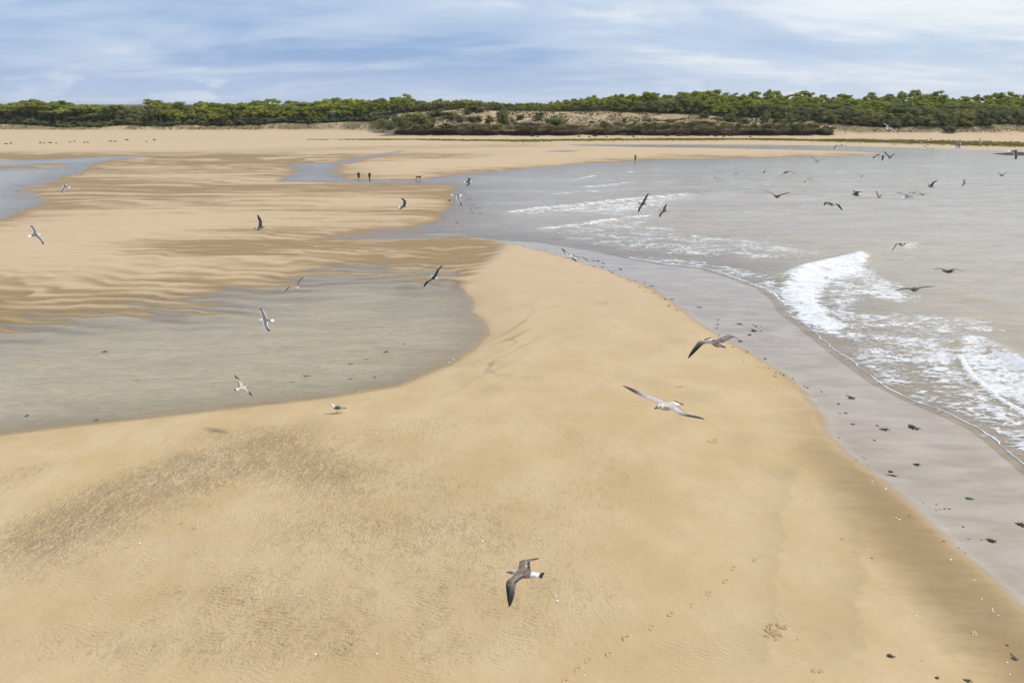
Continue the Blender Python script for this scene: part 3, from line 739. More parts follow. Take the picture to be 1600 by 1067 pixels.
def trunk_mesh(name, h, r, seed, limbs, lean=.5):
    R_ = random.Random(seed); bm = bmesh.new()
    p = Vector((0, 0, -.6)); rad = r; pts = [p]
    for k in range(4):
        q = p+Vector((R_.uniform(-lean, lean)*.35, R_.uniform(-lean, lean)*.35, (h+.6)/4)); limb(bm, p, q, rad, rad*.84); p = q; rad *= .84; pts.append(p)
    for k in range(limbs):
        b0 = pts[R_.choice([2, 3, 4])]; an = R_.uniform(0, 6.28); L = R_.uniform(.22, .36)*h
        limb(bm, b0, b0+Vector((math.cos(an)*L, math.sin(an)*L, L*.75)), rad*.6, rad*.22, 5)
    me = bpy.data.meshes.new(name); bm.to_mesh(me); bm.free(); return me
def pine_proto(seed, umbrella):
    r = random.Random(seed); puffs = []
    n = 15 if umbrella else 17
    for k in range(n):
        an = r.uniform(0, 6.28); d = math.sqrt(r.random())
        if umbrella:
            puffs.append((math.cos(an)*d*.40, math.sin(an)*d*.40, .80+.12*(1-d*d)+r.uniform(-.07, .05), r.uniform(.10, .17), r.uniform(.10, .17), r.uniform(.055, .085)))
        else:
            hgt = r.random()
            rr = (.44*(1-hgt*.62))*(.45+.55*d)
            puffs.append((math.cos(an)*rr, math.sin(an)*rr, .36+.52*hgt+r.uniform(-.04, .04), r.uniform(.12, .19), r.uniform(.12, .19), r.uniform(.085, .13)))
    return (leaf_cloud('crown', puffs, 38, .062, seed, .8), trunk_mesh('trunk', .80, .022, seed, 5, .12))
def oak_proto(seed):
    r = random.Random(seed); puffs = []
    for k in range(17):
        an = r.uniform(0, 6.28); d = math.sqrt(r.random()); hgt = r.random()
        rr = .52*math.sqrt(max(.05, 1-(hgt*.85)**2))*(.4+.6*d)
        puffs.append((math.cos(an)*rr, math.sin(an)*rr, .20+.64*hgt, r.uniform(.14, .21), r.uniform(.14, .21), r.uniform(.11, .16)))
    return (leaf_cloud('crown', puffs, 40, .060, seed, .35), trunk_mesh('trunk', .6, .028, seed, 5, .12))
PINE_U = [pine_proto(100+i, True) for i in range(5)]
PINE_D = [pine_proto(120+i, False) for i in range(5)]
OAKS = [oak_proto(140+i) for i in range(5)]
def shrub_mesh(seed):
    r = random.Random(seed); puffs = []
    for k in range(11):
        an = r.uniform(0, 6.28); d = math.sqrt(r.random()); hgt = r.random()**1.3
        puffs.append((math.cos(an)*d*.42, math.sin(an)*d*.42, .12+.62*hgt*(1-.55*d*d), r.uniform(.17, .27), r.uniform(.17, .27), r.uniform(.15, .24)))
    return leaf_cloud('shrub', puffs, 34, .085, seed, .3)
SHRUBS = [shrub_mesh(160+i) for i in range(5)]

SECT = [(-9e9, 60, 'at the far left end'), (60, 120, 'above the darkest trunk gap'), (120, 180, 'where the trunk gap fades'), (180, 240, 'behind the last leaning trunks'),
    (240, 310, 'above the pale eroded bank'), (310, 370, 'right of the pale eroded bank'), (370, 430, 'left of the bright bushes'), (430, 500, 'behind the bright bushes'),
    (500, 560, 'behind the little sand hump'), (560, 640, 'beside the rocky dune'), (640, 740, 'on the rocky dune crest'), (740, 850, 'at the dip in the skyline'), (850, 930, 'behind the bare dune face'),
    (930, 1000, 'right of the bare dune face'), (1000, 1070, 'where the hill starts rising'), (1070, 1150, 'on the highest hill'), (1150, 1230, 'above the conical cliff bush'), (1230, 1310, 'above the red-brown cliff'),
    (1310, 1380, 'where the grassy bank begins'), (1380, 1450, 'above the grassy bank'), (1450, 1530, 'above the broad dark bush'), (1530, 9e9, 'above the sand slide at right')]
def section(px):
    for a, b, s_ in SECT:
        if a <= px < b: return s_
def row_word(t): return 'front row' if t < 22 else 'second row' if t < 34 else ('middle rows' if t < 62 else 'skyline row')
T0 = lambda px: np.interp(px, [-200, 0, 500, 570, 610, 650, 850, 960, 1010, 1080, 1200, 1300, 1340, 1600, 1900], [17, 16, 15, 16, 26, 30, 31, 33, 28, 25, 20, 16, 13, 13, 13])
HT = lambda px: np.interp(px, [-200, 300, 540, 610, 650, 780, 840, 875, 950, 1050, 1150, 1600], [8.3, 8.1, 8.0, 6.2, 3.6, 3.0, 2.2, 4.6, 5.6, 6.6, 6.4, 6.2])
trees = []
rt = random.Random(5)
for k in range(19):
    tt = k*5.4
    yy0 = 345+tt
    x = -330.0
    while x < 345:
        px = 800+FPX*x/depth_of(352+tt)
        hh = float(HT(px))*(1+.55*(float(vnoise(np.array([px/34.]), np.array([k*1.7]), 77)[0])-.42)); x += max(3.0, hh*.86)*rt.uniform(.85, 1.2)
        if not (-140 < px < 1740): continue
        t0 = float(T0(px)); t_ = t0+tt*.98+rt.uniform(-2, 2)
        if 650 < px < 850 and tt > 44: continue
        y = float(np.interp(px, DPX, DYF))+t_
        xx = x+rt.uniform(-1.2, 1.2)
        z, tr_, pxx = dune(np.array([xx]), np.array([y]))
        trees.append((t_, xx, y, float(z[0]), px, hh))
def kind_of(t_, px):
    if 630 < px < 860: return 'oak'
    if px < 240 and 30 < t_ < 50: return 'oak'
    if px < 560 and vnoise(np.array([px/40.]), np.array([t_/20.]), 15)[0] < np.interp(px, [150, 260, 420, 560], [0, .5, .62, .8]): return 'dome'
    if px < 560: return 'oak' if (vnoise(np.array([px/60.]), np.array([t_/40.]), 5)[0] > .76) else 'umbrella'
    lim = float(np.interp(px, [560, 640, 860, 960, 1080, 1200, 1340, 1450, 1600], [5, 5, 20, 30, 34, 36, 40, 46, 48]))
    n_ = float(vnoise(np.array([px/55.]), np.array([t_/25.]), 9)[0])
    return 'oak' if t_+50*(n_-.55) < lim else 'dome'
trees.sort()
cnt = {'umbrella': 0, 'dome': 0, 'oak': 0}
rest = []
PROTO = {'umbrella': PINE_U, 'dome': PINE_D, 'oak': OAKS}
MAT = {'umbrella': M_PINE, 'dome': M_PINE, 'oak': M_OAK}
LIMIT = {'umbrella': 120, 'dome': 175, 'oak': 285}
for (t_, x, y, z, px, hh) in trees:
    kd = kind_of(t_, px)
    sc = hh*rt.choice([rt.uniform(.74, 1.0), rt.uniform(.9, 1.1), rt.uniform(.95, 1.2)]); wd = sc*rt.uniform(.9, 1.45)
    if kd == 'umbrella' and sc > 6: wd *= .98
    i = rt.randrange(5); rz = rt.uniform(0, 6.28)
    if cnt[kd] >= LIMIT[kd]:
        rest.append((kd, i, x, y, z, sc, wd, rz)); continue
    cnt[kd] += 1
    nm = 'pine_tree' if kd != 'oak' else 'oak_tree'
    e = link(nm, None); e.location = (x, y, z); e.scale = (wd, wd, sc); e.rotation_euler = (0, 0, rz); e.empty_display_size = .2
    look = {'umbrella': 'flat-crowned pine', 'dome': 'round-crowned pine', 'oak': 'grey-green oak'}[kd]
    size = ('tall' if sc > hh*1.04 else 'low' if sc < hh*.93 else 'mid-sized')+(' broad' if wd > sc*1.17 else ' narrow' if wd < sc*1.06 else '')
    tag(e, '%s %s, %s, %s' % (size, look, row_word(t_-float(T0(px))+14), section(px)), 'tree', '%ss %s' % (look, section(px)))
    cr_, tk = PROTO[kd][i]
    link('crown', cr_, MAT[kd], e); link('trunk', tk, M_BARK, e)
# the wood beyond: one mass of the same trees
def bake(items, name):
    V = []; F = {3: [], 4: []}; n0 = 0; mats = []
    cache = {}
    for (kd, i, x, y, z, sc, wd, rz) in items:
        me = PROTO[kd][i][0]
        if me.name not in cache:
            co = np.empty(len(me.vertices)*3, np.float32); me.vertices.foreach_get('co', co)
            q = np.array([p.vertices[:] for p in me.polygons if len(p.vertices) == 4]); t3 = np.array([p.vertices[:] for p in me.polygons if len(p.vertices) == 3])
            cache[me.name] = (co.reshape(-1, 3), q, t3)
        co, q, t3 = cache[me.name]; c, s_ = math.cos(rz), math.sin(rz)
        v_ = np.stack([(co[:, 0]*c-co[:, 1]*s_)*wd+x, (co[:, 0]*s_+co[:, 1]*c)*wd+y, co[:, 2]*sc+z], 1)
        V.append(v_); F[4].append(q+n0); F[3].append(t3+n0); n0 += len(co)
    if not V: return
    tag(link(name, np_mesh(name, np.concatenate(V), [np.concatenate(F[4]), np.concatenate(F[3])], False), M_PINE), kind='stuff')
bake([r_ for r_ in rest if r_[0] != 'oak' or True][:520], 'far_woodland')

# shrubs: (px, py of the foot, width px, height px, kind, where)
shrubs = []
def sh(px, py, wpx, hpx, mt, where, t=None): shrubs.append((px, py, wpx, hpx, mt, where, t))
rs = random.Random(12)
for px in np.arange(-40, 590, 8.5):            # thicket along the front of the left wood
    a = px+rs.uniform(-3, 3)
    mt = 'bright' if (a > 420 and a < 495 and rs.random() < .8) or rs.random() < .12 else 'bush'
    sh(a, None, rs.uniform(13, 22), rs.uniform(7, 12.5), mt, 'in the thicket %s' % section(a).replace('above', 'below').replace('behind', 'near'), rs.uniform(9.5, 14) if a < 500 else rs.uniform(11, 17))
for px in np.arange(1316, 1640, 9.5):          # thicket over the right bank
    a = px+rs.uniform(-3, 3)
    sh(a, None, rs.uniform(14, 26), rs.uniform(9, 15), 'bush' if rs.random() < .85 else 'bright', 'in right thicket, %s' % section(a), rs.uniform(9.5, 13))
big = [(868,197,46,20,'large round dark bush on the sandy dune face above the cliff'),(1010,200,30,16,'round green bush left of the three along the cliff top'),
    (1053,199,26,14,'small round bush second along the cliff top'),(1090,198,30,14,'domed bush on the cliff top below the little sand hill'),(1163,196,26,12,'bush on the cliff top beside the sandy notch'),
    (1120,192,18,12,'round grey bush behind the sandy notch'),(1140,190,24,14,'tall grey bush at the foot of the wooded hill'),(1195,197,20,26,'tall dark conical bush at the right end of the cliff'),
    (1230,199,26,24,'dark bush overhanging the red-brown cliff'),(1265,204,18,14,'green bush spilling over the red-brown cliff'),(1298,206,18,12,'round bush where the cliff runs out'),
    (722,193,32,14,'dark bush left on the slope of the rocky dune'),(742,194,30,15,'green bush in the middle of the rocky dune slope'),(764,192,18,13,'small bush high on the rocky dune slope'),
    (790,196,34,26,'dark bush by the pale sand track on the rocky dune'),(805,200,22,14,'low bush right of the pale sand track'),(622,203,46,24,'grey-green bush mass at the left end of the cliff'),
    (650,194,44,20,'dark bush mass climbing the left side of the rocky dune'),(690,180,50,10,'low dark bush along the crest of the rocky dune'),(740,174,46,9,'long low bush on the top of the rocky dune'),
    (600,202,30,22,'grey bush beside the left end of the cliff'),(940,210,30,14,'dark bush in a hollow of the cliff face'),(1020,208,26,8,'low bush at the cliff edge under the round green bush'),
    (660,199,40,5,'low scrub strip along the left cliff top'),(700,200,40,5,'low scrub strip over the caves'),(745,200,40,5,'low scrub strip at the foot of the dune slope'),(985,199,40,5,'low scrub strip right of the bare dune face'),
    (1505,190,60,22,'broad dark grey bush in front of the wood at the right'),(1470,195,26,14,'grey bush left of the broad dark one at the right'),(1545,196,26,12,'bush right of the broad dark one, above the sand slide'),
    (1482,206,22,14,'small grey bush growing down the right bank'),(1250,190,30,20,'grey-green bush below the bright pines'),(1290,192,34,20,'grey-green bush mass before the grassy bank'),(1330,190,30,16,'grey-green bush at the start of the right thicket')]
for a, b, w_, h_, lb in big: sh(a, b, w_, h_, 'bush', lb)
for i_ in range(46):
    a = rs.choice([rs.uniform(592, 700), rs.uniform(1000, 1310), rs.uniform(1000, 1310), rs.uniform(700, 1000)])
    dk_ = (600, 'at the left end of the cliff') if a < 700 else (700, 'over the cave mouths') if a < 850 else (850, 'under the bare dune face') if a < 1000 else (1000, 'among the round cliff bushes') if a < 1150 else (1150, 'over the right end of the cliff')
    sh(a, None, rs.uniform(11, 24), rs.uniform(5, 11), 'bush', dk_[1], rs.uniform(1.5, 17) if not 850 < a < 1000 else rs.uniform(.5, 3.5))
for i_ in range(30):
    a = 622+i_*23+rs.uniform(-6, 6)
    if 880 < a < 930 or 960 < a < 985: continue
    dk_ = 'at its left end' if a < 700 else 'over the cave mouths' if a < 850 else 'under the bare dune face' if a < 1000 else 'below the round bushes' if a < 1150 else 'at its right end'
    sh(a, None, rs.uniform(13, 30), rs.uniform(6, 12), 'bush', 'clinging to the cliff '+dk_, rs.uniform(-4.6, -3.6))
MT = {'bush': M_BUSH, 'bright': M_BRIGHT}
for k, (px, py, wpx, hpx, mt, where, t) in enumerate(shrubs):
    if t is None:
        # walk along the sight line to the slope
        z = 3.0
        lo = None
        for yv in np.arange(320, 420, .5):
            v_ = (533.5-py)/FPX; T = yv/(cp+v_*sp); zr = CAM_H-T*(sp-v_*cp); xr = (px-800)/FPX*T
            if zr <= dune_z(xr, yv) or (zr < 5 and 615 < px < 1305 and yv > 325): lo = (xr, yv, zr); break
        if lo is None: lo = ((px-800)/FPX*depth_of(350), 350, dune_z((px-800)/FPX*depth_of(350), 350))
        x, y, z = lo
        lab = where
        grp = 'bushes on the cliff and dunes'
    else:
        y = float(np.interp(px, DPX, DYF))+t; x = (px-800)/FPX*depth_of(y); z = dune_z(x, y) if t > 0 else rs.uniform(2.6, 4.4)*(.5 if px > 1285 else 1)
        lab = '%s %s %s' % ('tall' if hpx > 11 else 'low' if hpx < 9 else 'rounded', ('bright green bush' if mt == 'bright' else 'grey-green bush') if wpx < 18 else ('broad bright green bush' if mt == 'bright' else 'broad grey-green bush'), where); grp = 'bushes ' + where
    mpp = depth_of(y)/FPX
    o = link('shrub', SHRUBS[k % 5].copy() if mt == 'bright' else SHRUBS[k % 5], MT[mt])
    o.location = (x, y, z-.1); o.scale = (wpx*mpp*.95, wpx*mpp*.8, hpx*mpp*1.12); o.rotation_euler = (0, 0, k*2.1)
    tag(o, lab, 'bush', grp)

# rough grass on the dunes: uncountable tufts
def tufts(name, spots, hmin, hmax, mt, blades=7):
    V = []; F = []; n0 = 0; r = np.random.default_rng(31)
    for (x, y, z) in spots:
        s_ = r.uniform(hmin, hmax)
        for b in range(blades):
            a = r.uniform(0, 6.28); l = s_*r.uniform(.5, 1.1); w_ = s_*.28
            d = np.array([math.cos(a), math.sin(a), 0]); e = np.array([-d[1], d[0], 0])
            base = np.array([x, y, z-.08])+d*s_*.25*r.random()
            V += [base-e*w_, base+e*w_, base+d*l*.7+[0, 0, l]]; F.append((n0, n0+1, n0+2)); n0 += 3
    tag(link(name, np_mesh(name, np.array(V), np.array(F), False), mt), kind='stuff')
M_GRASS = leaf_material('dune_grass', (.13, .115, .045), (.24, .20, .085))
M_DARKT = leaf_material('dune_scrub', (.075, .068, .034), (.14, .115, .055))
gs = []; g2 = []
r = np.random.default_rng(77)
N = 42000
pxr = r.uniform(-60, 1660, N); tr = r.uniform(2.5, 34, N)
yy = np.interp(pxr, DPX, DYF)+tr; xx = (pxr-800)/FPX*depth_of(yy)
zz2, t2, _ = dune(xx, yy)
den_ = fbm(xx/8, yy/5, 71, 3)
for i in range(N):
    inrock = 615 < pxr[i] < 1180
    if inrock and tr[i] < 4: continue
    if den_[i] < (.42 if inrock else .33): continue
    (g2 if (inrock and r.random() < .75) or r.random() < .2 else gs).append((xx[i], yy[i], zz2[i]))
tufts('dune_grass', gs[:9500], .25, .65, M_GRASS, 5); tufts('dune_scrub', g2[:12000], .25, .7, M_DARKT, 5)

# algae belt: low green weed on the stones along the far shore
M_ALGA = leaf_material('green_weed', (.105, .105, .022), (.24, .235, .045))
M_ALGB = leaf_material('brown_weed', (.075, .058, .026), (.15, .125, .045))
N = 26000
pxr = r.uniform(480, 1660, N)
ybc = np.interp(pxr, [500, 640, 800, 1000, 1200, 1400, 1600, 1900], [row_y(a) for a in (219.6, 219.4, 221.5, 219.2, 219.2, 222.5, 227.5, 230)])
wbc = np.interp(pxr, [480, 540, 700, 800, 1000, 1200, 1400, 1600], [.6, 2.5, 5.0, 8, 8.5, 7, 13, 15])
yy = ybc+r.normal(0, .55, N)*wbc; xx = (pxr-800)/FPX*depth_of(yy)
zc_, _ = terrain(xx, yy)
dn = fbm(xx/10, yy/2.5, 61, 3)
def lumps(name, m, mt):
    idx = np.where(m)[0]; V = []; F = []; n0 = 0
    base = np.array([[1, 0, -.3], [.3, .8, -.3], [-.8, .5, -.3], [-.8, -.6, -.3], [.3, -.9, -.3], [0, 0, .6]])
    ft = np.array([[0, 1, 5], [1, 2, 5], [2, 3, 5], [3, 4, 5], [4, 0, 5]])
    for i in idx:
        s_ = r.uniform(.2, .65); a = r.uniform(0, 6.28); c, q = math.cos(a), math.sin(a)
        b = base*[s_*1.3, s_, s_*.55]*(1+.3*(r.random((6, 1))-.5))
        V.append(np.stack([b[:, 0]*c-b[:, 1]*q+xx[i], b[:, 0]*q+b[:, 1]*c+yy[i], b[:, 2]+max(zc_[i], 0)], 1)); F.append(ft+n0); n0 += 6
    tag(link(name, np_mesh(name, np.concatenate(V), np.concatenate(F), False), mt), kind='stuff')
sel = (zc_ > -.15) & (dn > .42)
gp = np.interp(pxr, [500, 620, 760, 900, 1100, 1250, 1600], [.55, .8, .92, .9, .6, .3, .22])
isg = r.random(N) < gp*np.where(yy < ybc, 1.0, .75)
lumps('green_algae', sel & isg, M_ALGA); lumps('brown_seaweed_belt', sel & ~isg, M_ALGB)

# low plants scattered on the upper beach at the left, and the rock shelf at the right edge
for k, (a, b, w_) in enumerate([(9,225.5,5),(17,224.8,3.5),(63,223.8,5),(69,224.5,3),(79,223.8,6),(88,224.6,3.5),(110,222.8,4),(116.5,221.8,3),(132,223.2,3.5),(138,223.5,3.5),(173,221.2,5.5),(180,221.8,4.5),(198,219.4,5.5),(241,219.4,5.5),(229,222,3)]):
    x, y, z = place(a, b); mpp = depth_of(y)/FPX
    o = link('beach_plant', SHRUBS[k % 5], M_BUSH); o.location = (x, y, z-.05); o.scale = (w_*mpp, w_*mpp*.8, .62); o.rotation_euler[2] = k
    tag(o, ['low olive plant on the upper beach at the far left end', 'low olive plant on the upper beach below the dark trunks', 'low olive plant on the upper beach right of the dark trunks'][0 if a < 40 else (1 if a < 125 else 2)], 'plant', 'low plants dotted over the upper left beach')
def shelf(a0, a1, b, hgt, seed, label):
    n = 40; r = np.random.default_rng(seed); x0, y0 = ground(a0, b); x1, _ = ground(a1, b)
    xs = np.linspace(x0, x1, n); V = []; m_ = 12
    for j in range(m_):
        q = j/(m_-1); hh = hgt*(math.sin(math.pi*q)**.45)*(.6+.7*fbm(xs/3, xs*0+j*.4, seed, 3))*np.sin(np.linspace(.12, 2.9, n))**.5
        V.append(np.column_stack([xs, y0+(q-.5)*9+1.5*(fbm(xs/5, xs*0+9, seed, 2)-.5), hh-.25]))
    i = np.arange(n*m_).reshape(m_, n)
    f = np.stack([i[:-1, :-1], i[:-1, 1:], i[1:, 1:], i[1:, :-1]], -1).reshape(-1, 4)
    tag(link('rock_shelf', np_mesh('rock_shelf', np.concatenate(V), f), M_ROCK), label, 'rock', 'rock shelves at the right edge of the water')
shelf(1562, 1720, 241.5, .95, 5, 'low dark rock shelf breaking the water at the right edge, behind a gull')
shelf(1592, 1740, 235.2, .8, 6, 'thin dark rock ledge by the far shore at the right edge')

# ------------------------------------------------------------------ gulls
M_GULL = plain('gull_plumage', (1, 1, 1), .75, .10, 30, vcol=True)
M_BILLY = plain('bill_yellow', (.55, .36, .05), .5, .1, 30)
M_BILLD = plain('bill_dark', (.04, .035, .03), .5, .1, 30)
M_EYE = plain('eye', (.01, .01, .01), .2)
M_LEG = plain('gull_leg', (.45, .32, .12), .6, .1, 30)
KA = 12
PAL = {
 'adult':   dict(body=(.80,.80,.80), back=(.135,.13,.14), up=(.135,.13,.14), under=(.62,.62,.63), te=(.80,.80,.80), tip=(.025,.024,.026), mirror=True, tail=(.82,.82,.82), band=None, mott=.05),
 'darkad':  dict(body=(.78,.78,.78), back=(.055,.053,.058), up=(.058,.055,.060), under=(.12,.115,.115), te=(.70,.70,.70), tip=(.018,.017,.018), mirror=True, tail=(.80,.80,.80), band=None, mott=.05),
 'juv':     dict(body=(.40,.33,.27), back=(.185,.140,.105), up=(.215,.165,.125), under=(.20,.155,.12), te=(.045,.034,.026), tip=(.017,.013,.011), mirror=False, tail=(.78,.77,.76), band=(.025,.02,.018), mott=.5),
 'juvpale': dict(body=(.60,.55,.50), back=(.47,.42,.37), up=(.48,.43,.39), under=(.42,.37,.33), te=(.12,.10,.085), tip=(.040,.032,.028), mirror=False, tail=(.80,.79,.78), band=(.03,.025,.022), mott=.25),
 'brown': dict(body=(.16,.11,.08), back=(.08,.06,.045), up=(.085,.066,.052), under=(.06,.047,.037), te=(.035,.028,.022), tip=(.02,.017,.014), mirror=False, tail=(.12,.085,.065), band=(.02,.018,.016), mott=.25),
 'juvdark': dict(body=(.30,.24,.18), back=(.10,.078,.060), up=(.085,.066,.052), under=(.060,.047,.037), te=(.035,.028,.022), tip=(.020,.017,.014), mirror=False, tail=(.60,.57,.54), band=(.02,.018,.016), mott=.25),
}
def lerp(a, b, f): return np.array(a)*(1-f)+np.array(b)*f
def gull_mesh(kind, Lw, Rw, seed, hi):
    P = PAL[kind]; r = np.random.default_rng(seed)
    rings = [(-.315,.088,.003,.000),(-.29,.084,.004,.001),(-.265,.076,.006,.001),(-.235,.062,.010,.000),(-.20,.050,.020,.000),(-.165,.050,.033,-.002),(-.13,.057,.045,-.006),
        (-.10,.062,.053,-.008),(-.06,.067,.060,-.010),(-.02,.070,.064,-.011),(.02,.071,.066,-.010),(.06,.069,.064,-.007),(.10,.062,.057,-.003),(.14,.051,.048,.003),
        (.165,.044,.043,.008),(.19,.040,.041,.012),(.215,.040,.041,.014),(.238,.036,.036,.014),(.256,.026,.026,.011),(.268,.014,.015,.008)]
    ia, ib = 7, 13
    V = []; C = []
    white_rump = kind in ('juv', 'juvpale', 'juvdark')
    for (y, hw, hh, zc) in rings:
        for a in range(KA):
            an = 2*math.pi*a/KA
            x, z = hw*math.cos(an), zc+hh*math.sin(an)
            if y < -.26 and abs(math.cos(an)) > .9: pass
            up_ = math.sin(an)
            if y < -.19:
                col = P['tail']
                if P['band'] is not None and y < -.255: col = P['band']
            elif y < -.11 and white_rump: col = P['tail'] if up_ > -.4 else P['body']
            elif y < .11: col = lerp(P['body'], P['back'], float(np.clip(.6+up_*1.6, 0, 1)))
            elif y < .15: col = lerp(P['body'], P['back'], float(np.clip(up_, 0, 1))*.5)
            else:
                col = np.array(P['body'])
                if white_rump: col = lerp(col, (.66, .62, .57), .6) if kind != 'juvdark' else lerp(col, (.26, .2, .15), .7)
                if kind == 'juv' and y > .20 and abs(up_) < .6: col = lerp(col, (.08, .065, .055), .65)
                if kind == 'juvpale' and .20 < y < .25 and -.1 < up_ < .7 and abs(math.cos(an)) > .6: col = lerp(col, (.2, .17, .15), .6)
            col = np.array(col)*(1+P['mott']*(r.random()-.5)*1.6)
            V.append((x, y, z)); C.append(np.clip(col, 0, .85))
    nr = len(rings); F = []
    hole = {(11, 0), (0, 1), (5, 6), (6, 7)}
    for i in range(nr-1):
        for a in range(KA):
            b = (a+1) % KA
            if ia <= i < ib and ((a, b) in hole or (a, b) == (11, 0)): continue
            F.append((i*KA+a, i*KA+b, (i+1)*KA+b, (i+1)*KA+a))
    caps = [tuple(range(KA))[::-1], tuple((nr-1)*KA+k for k in range(KA))]
    NS = 30 if hi else 16
    NCH = 7
    for sd_, par in ((1, Rw), (-1, Lw)):
        e1, s1, e2, s2 = par
        mid, upi, loi = (0, 1, 11) if sd_ > 0 else (6, 5, 7)
        loop = [ib*KA+mid]+[k*KA+upi for k in range(ib, ia-1, -1)]+[ia*KA+mid]+[k*KA+loi for k in range(ia, ib+1)]
        sh_ = np.array([sd_*.05, .08, .03])
        d1 = np.array([sd_*math.cos(e1)*math.cos(s1), math.cos(e1)*math.sin(s1), math.sin(e1)])
        d2 = np.array([sd_*math.cos(e2)*math.cos(s2), math.cos(e2)*math.sin(s2), math.sin(e2)])
        W = sh_+.31*d1; T = W+.43*d2
        def spar(s_):
            acc = 0
            for o_ in (-.08, -.04, 0, .04, .08):
                q = min(max(s_+o_, -.05), 1.05)
                acc = acc+(sh_+(W-sh_)*(q/.42) if q < .42 else W+(T-W)*((q-.42)/.58))
            return acc/5
        prev = loop
        for j in range(NS):
            s_ = .07+.93*(j/(NS-1))**.95
            p = spar(s_); tt = spar(min(s_+.03, 1.02))-spar(max(s_-.03, 0)); tt /= np.linalg.norm(tt)
            fw = np.array([0, 1.0, 0]); c = -fw+np.dot(fw, tt)*tt*.72; c /= np.linalg.norm(c)
            n = np.cross(tt, c)*sd_; n /= np.linalg.norm(n)
            n = -n if n[2] < 0 and abs(n[2]) > .2 else n
            if np.dot(n, np.cross(d1, -fw)*-sd_*-1) == 0: pass
            ch = float(np.interp(s_, [0, .1, .25, .42, .55, .7, .82, .92, .97, 1.0], [.215, .20, .188, .178, .158, .132, .100, .062, .036, .010]))
            jag = 1+(.07*((j % 2)*2-1) if (s_ > .5 and hi) else 0)+(.02*((j % 2)*2-1) if hi else 0)
            th = float(np.interp(s_, [0, .2, .45, 1], [.030, .022, .014, .003]))
            le = p-c*ch*.22
            sec = []
            def pt(t_, side):
                prof = (math.sqrt(max(t_, 0))*1.25*(1-t_)**.8+.02)
                camb = .07*ch*math.sin(math.pi*min(t_*1.0, 1))
                tj = t_*(jag if t_ > .75 else 1)
                return le+c*ch*tj+n*(camb+side*th*prof*.5)
            ts = [.03+.94*k/(NCH-1) for k in range(NCH)]
            sec.append((pt(0, 0), 0, 1))
            for t_ in ts: sec.append((pt(t_, 1), t_, 1))
            sec.append((pt(1.0, 0), 1.0, 1))
            for t_ in ts[::-1]: sec.append((pt(t_, -1), t_, -1))
            base = len(V)
            for (q, t_, side) in sec:
                up = side > 0
                col = np.array(P['up'] if up else P['under'])
                if kind in ('adult', 'darkad'):
                    if t_ > .86 and s_ < .80: col = np.array(P['te'])
                    if t_ < .05 and s_ < .6 and kind == 'adult': col = lerp(col, P['te'], .8)
                    if not up: col = lerp(col, P['te'], .35 if t_ < .5 and s_ < .6 else 0)
                    f = float(np.clip((s_-(.74 if kind == 'adult' else .55))/.10, 0, 1)); col = lerp(col, P['tip'], f if (t_ < .86 or s_ > .78) else 0)
                    if P['mirror'] and .965 < s_: col = lerp(col, (.75, .75, .75), .8)
                else:
                    if s_ < .46 and t_ > .70: col = lerp(col, P['te'], .9)
                    elif s_ < .46 and .50 < t_ <= .66: col = lerp(col, (.62, .56, .50), .35)
                    elif s_ < .5 and t_ < .2: col = lerp(col, P['te'], .15)
                    f = float(np.clip((s_-.36)/.42, 0, 1))
                    if t_ < .42: f = float(np.clip((s_-.30)/.30, 0, 1))
                    if .44 < s_ < .64 and t_ > .5: f *= .62
                    col = lerp(col, P['tip'], f)
                    if hi and s_ > .44 and j % 2 and t_ > .3: col = lerp(col, (.45, .40, .36), .28*(1-s_*.8))
                    if t_ > .97 and s_ < .45 and hi: col = lerp(col, (.6, .55, .5), .5)
                col = col*(1+P['mott']*(r.random()-.5)*(1.6 if s_ < .55 else .5))
                V.append(tuple(q)); C.append(np.clip(col, 0, .85))
            cur = list(range(base, base+16))
            for k in range(16):
                k2 = (k+1) % 16
                q4 = (prev[k], prev[k2], cur[k2], cur[k])
                F.append(q4 if sd_ > 0 else q4[::-1])
            prev = cur
        caps.append(tuple(prev))
    me = bpy.data.meshes.new('gull')
    me.from_pydata([tuple(map(float, v_)) for v_ in V], [], F+caps)
    bm = bmesh.new(); bm.from_mesh(me); bmesh.ops.recalc_face_normals(bm, faces=bm.faces); bm.to_mesh(me); bm.free()
    me.polygons.foreach_set('use_smooth', np.ones(len(me.polygons), bool))
    add_col(me, np.array(C))
    return me
def bill_mesh(y0, L, z0):
    bm = bmesh.new(); n = 8; rg = []
    for (f, r1, r2, dz) in ((0, .0125, .0155, 0), (.55, .0095, .0135, -.001), (.85, .007, .012, -.004), (1, .002, .004, -.012)):
        rg.append([bm.verts.new((r1*math.cos(2*math.pi*k/n), y0+L*f, z0+dz+r2*math.sin(2*math.pi*k/n))) for k in range(n)])
    for a, b in zip(rg[:-1], rg[1:]):
        for k in range(n): bm.faces.new((a[k], a[(k+1) % n], b[(k+1) % n], b[k]))
    bm.faces.new(rg[-1]); me = bpy.data.meshes.new('bill'); bm.to_mesh(me); bm.free()
    me.polygons.foreach_set('use_smooth', np.ones(len(me.polygons), bool)); return me
BILL = bill_mesh(.258, .060, .006); BILL2 = BILL.copy()
bm = bmesh.new(); bmesh.ops.create_uvsphere(bm, u_segments=8, v_segments=6, radius=.0062); EYE = bpy.data.meshes.new('eye'); bm.to_mesh(EYE); bm.free()
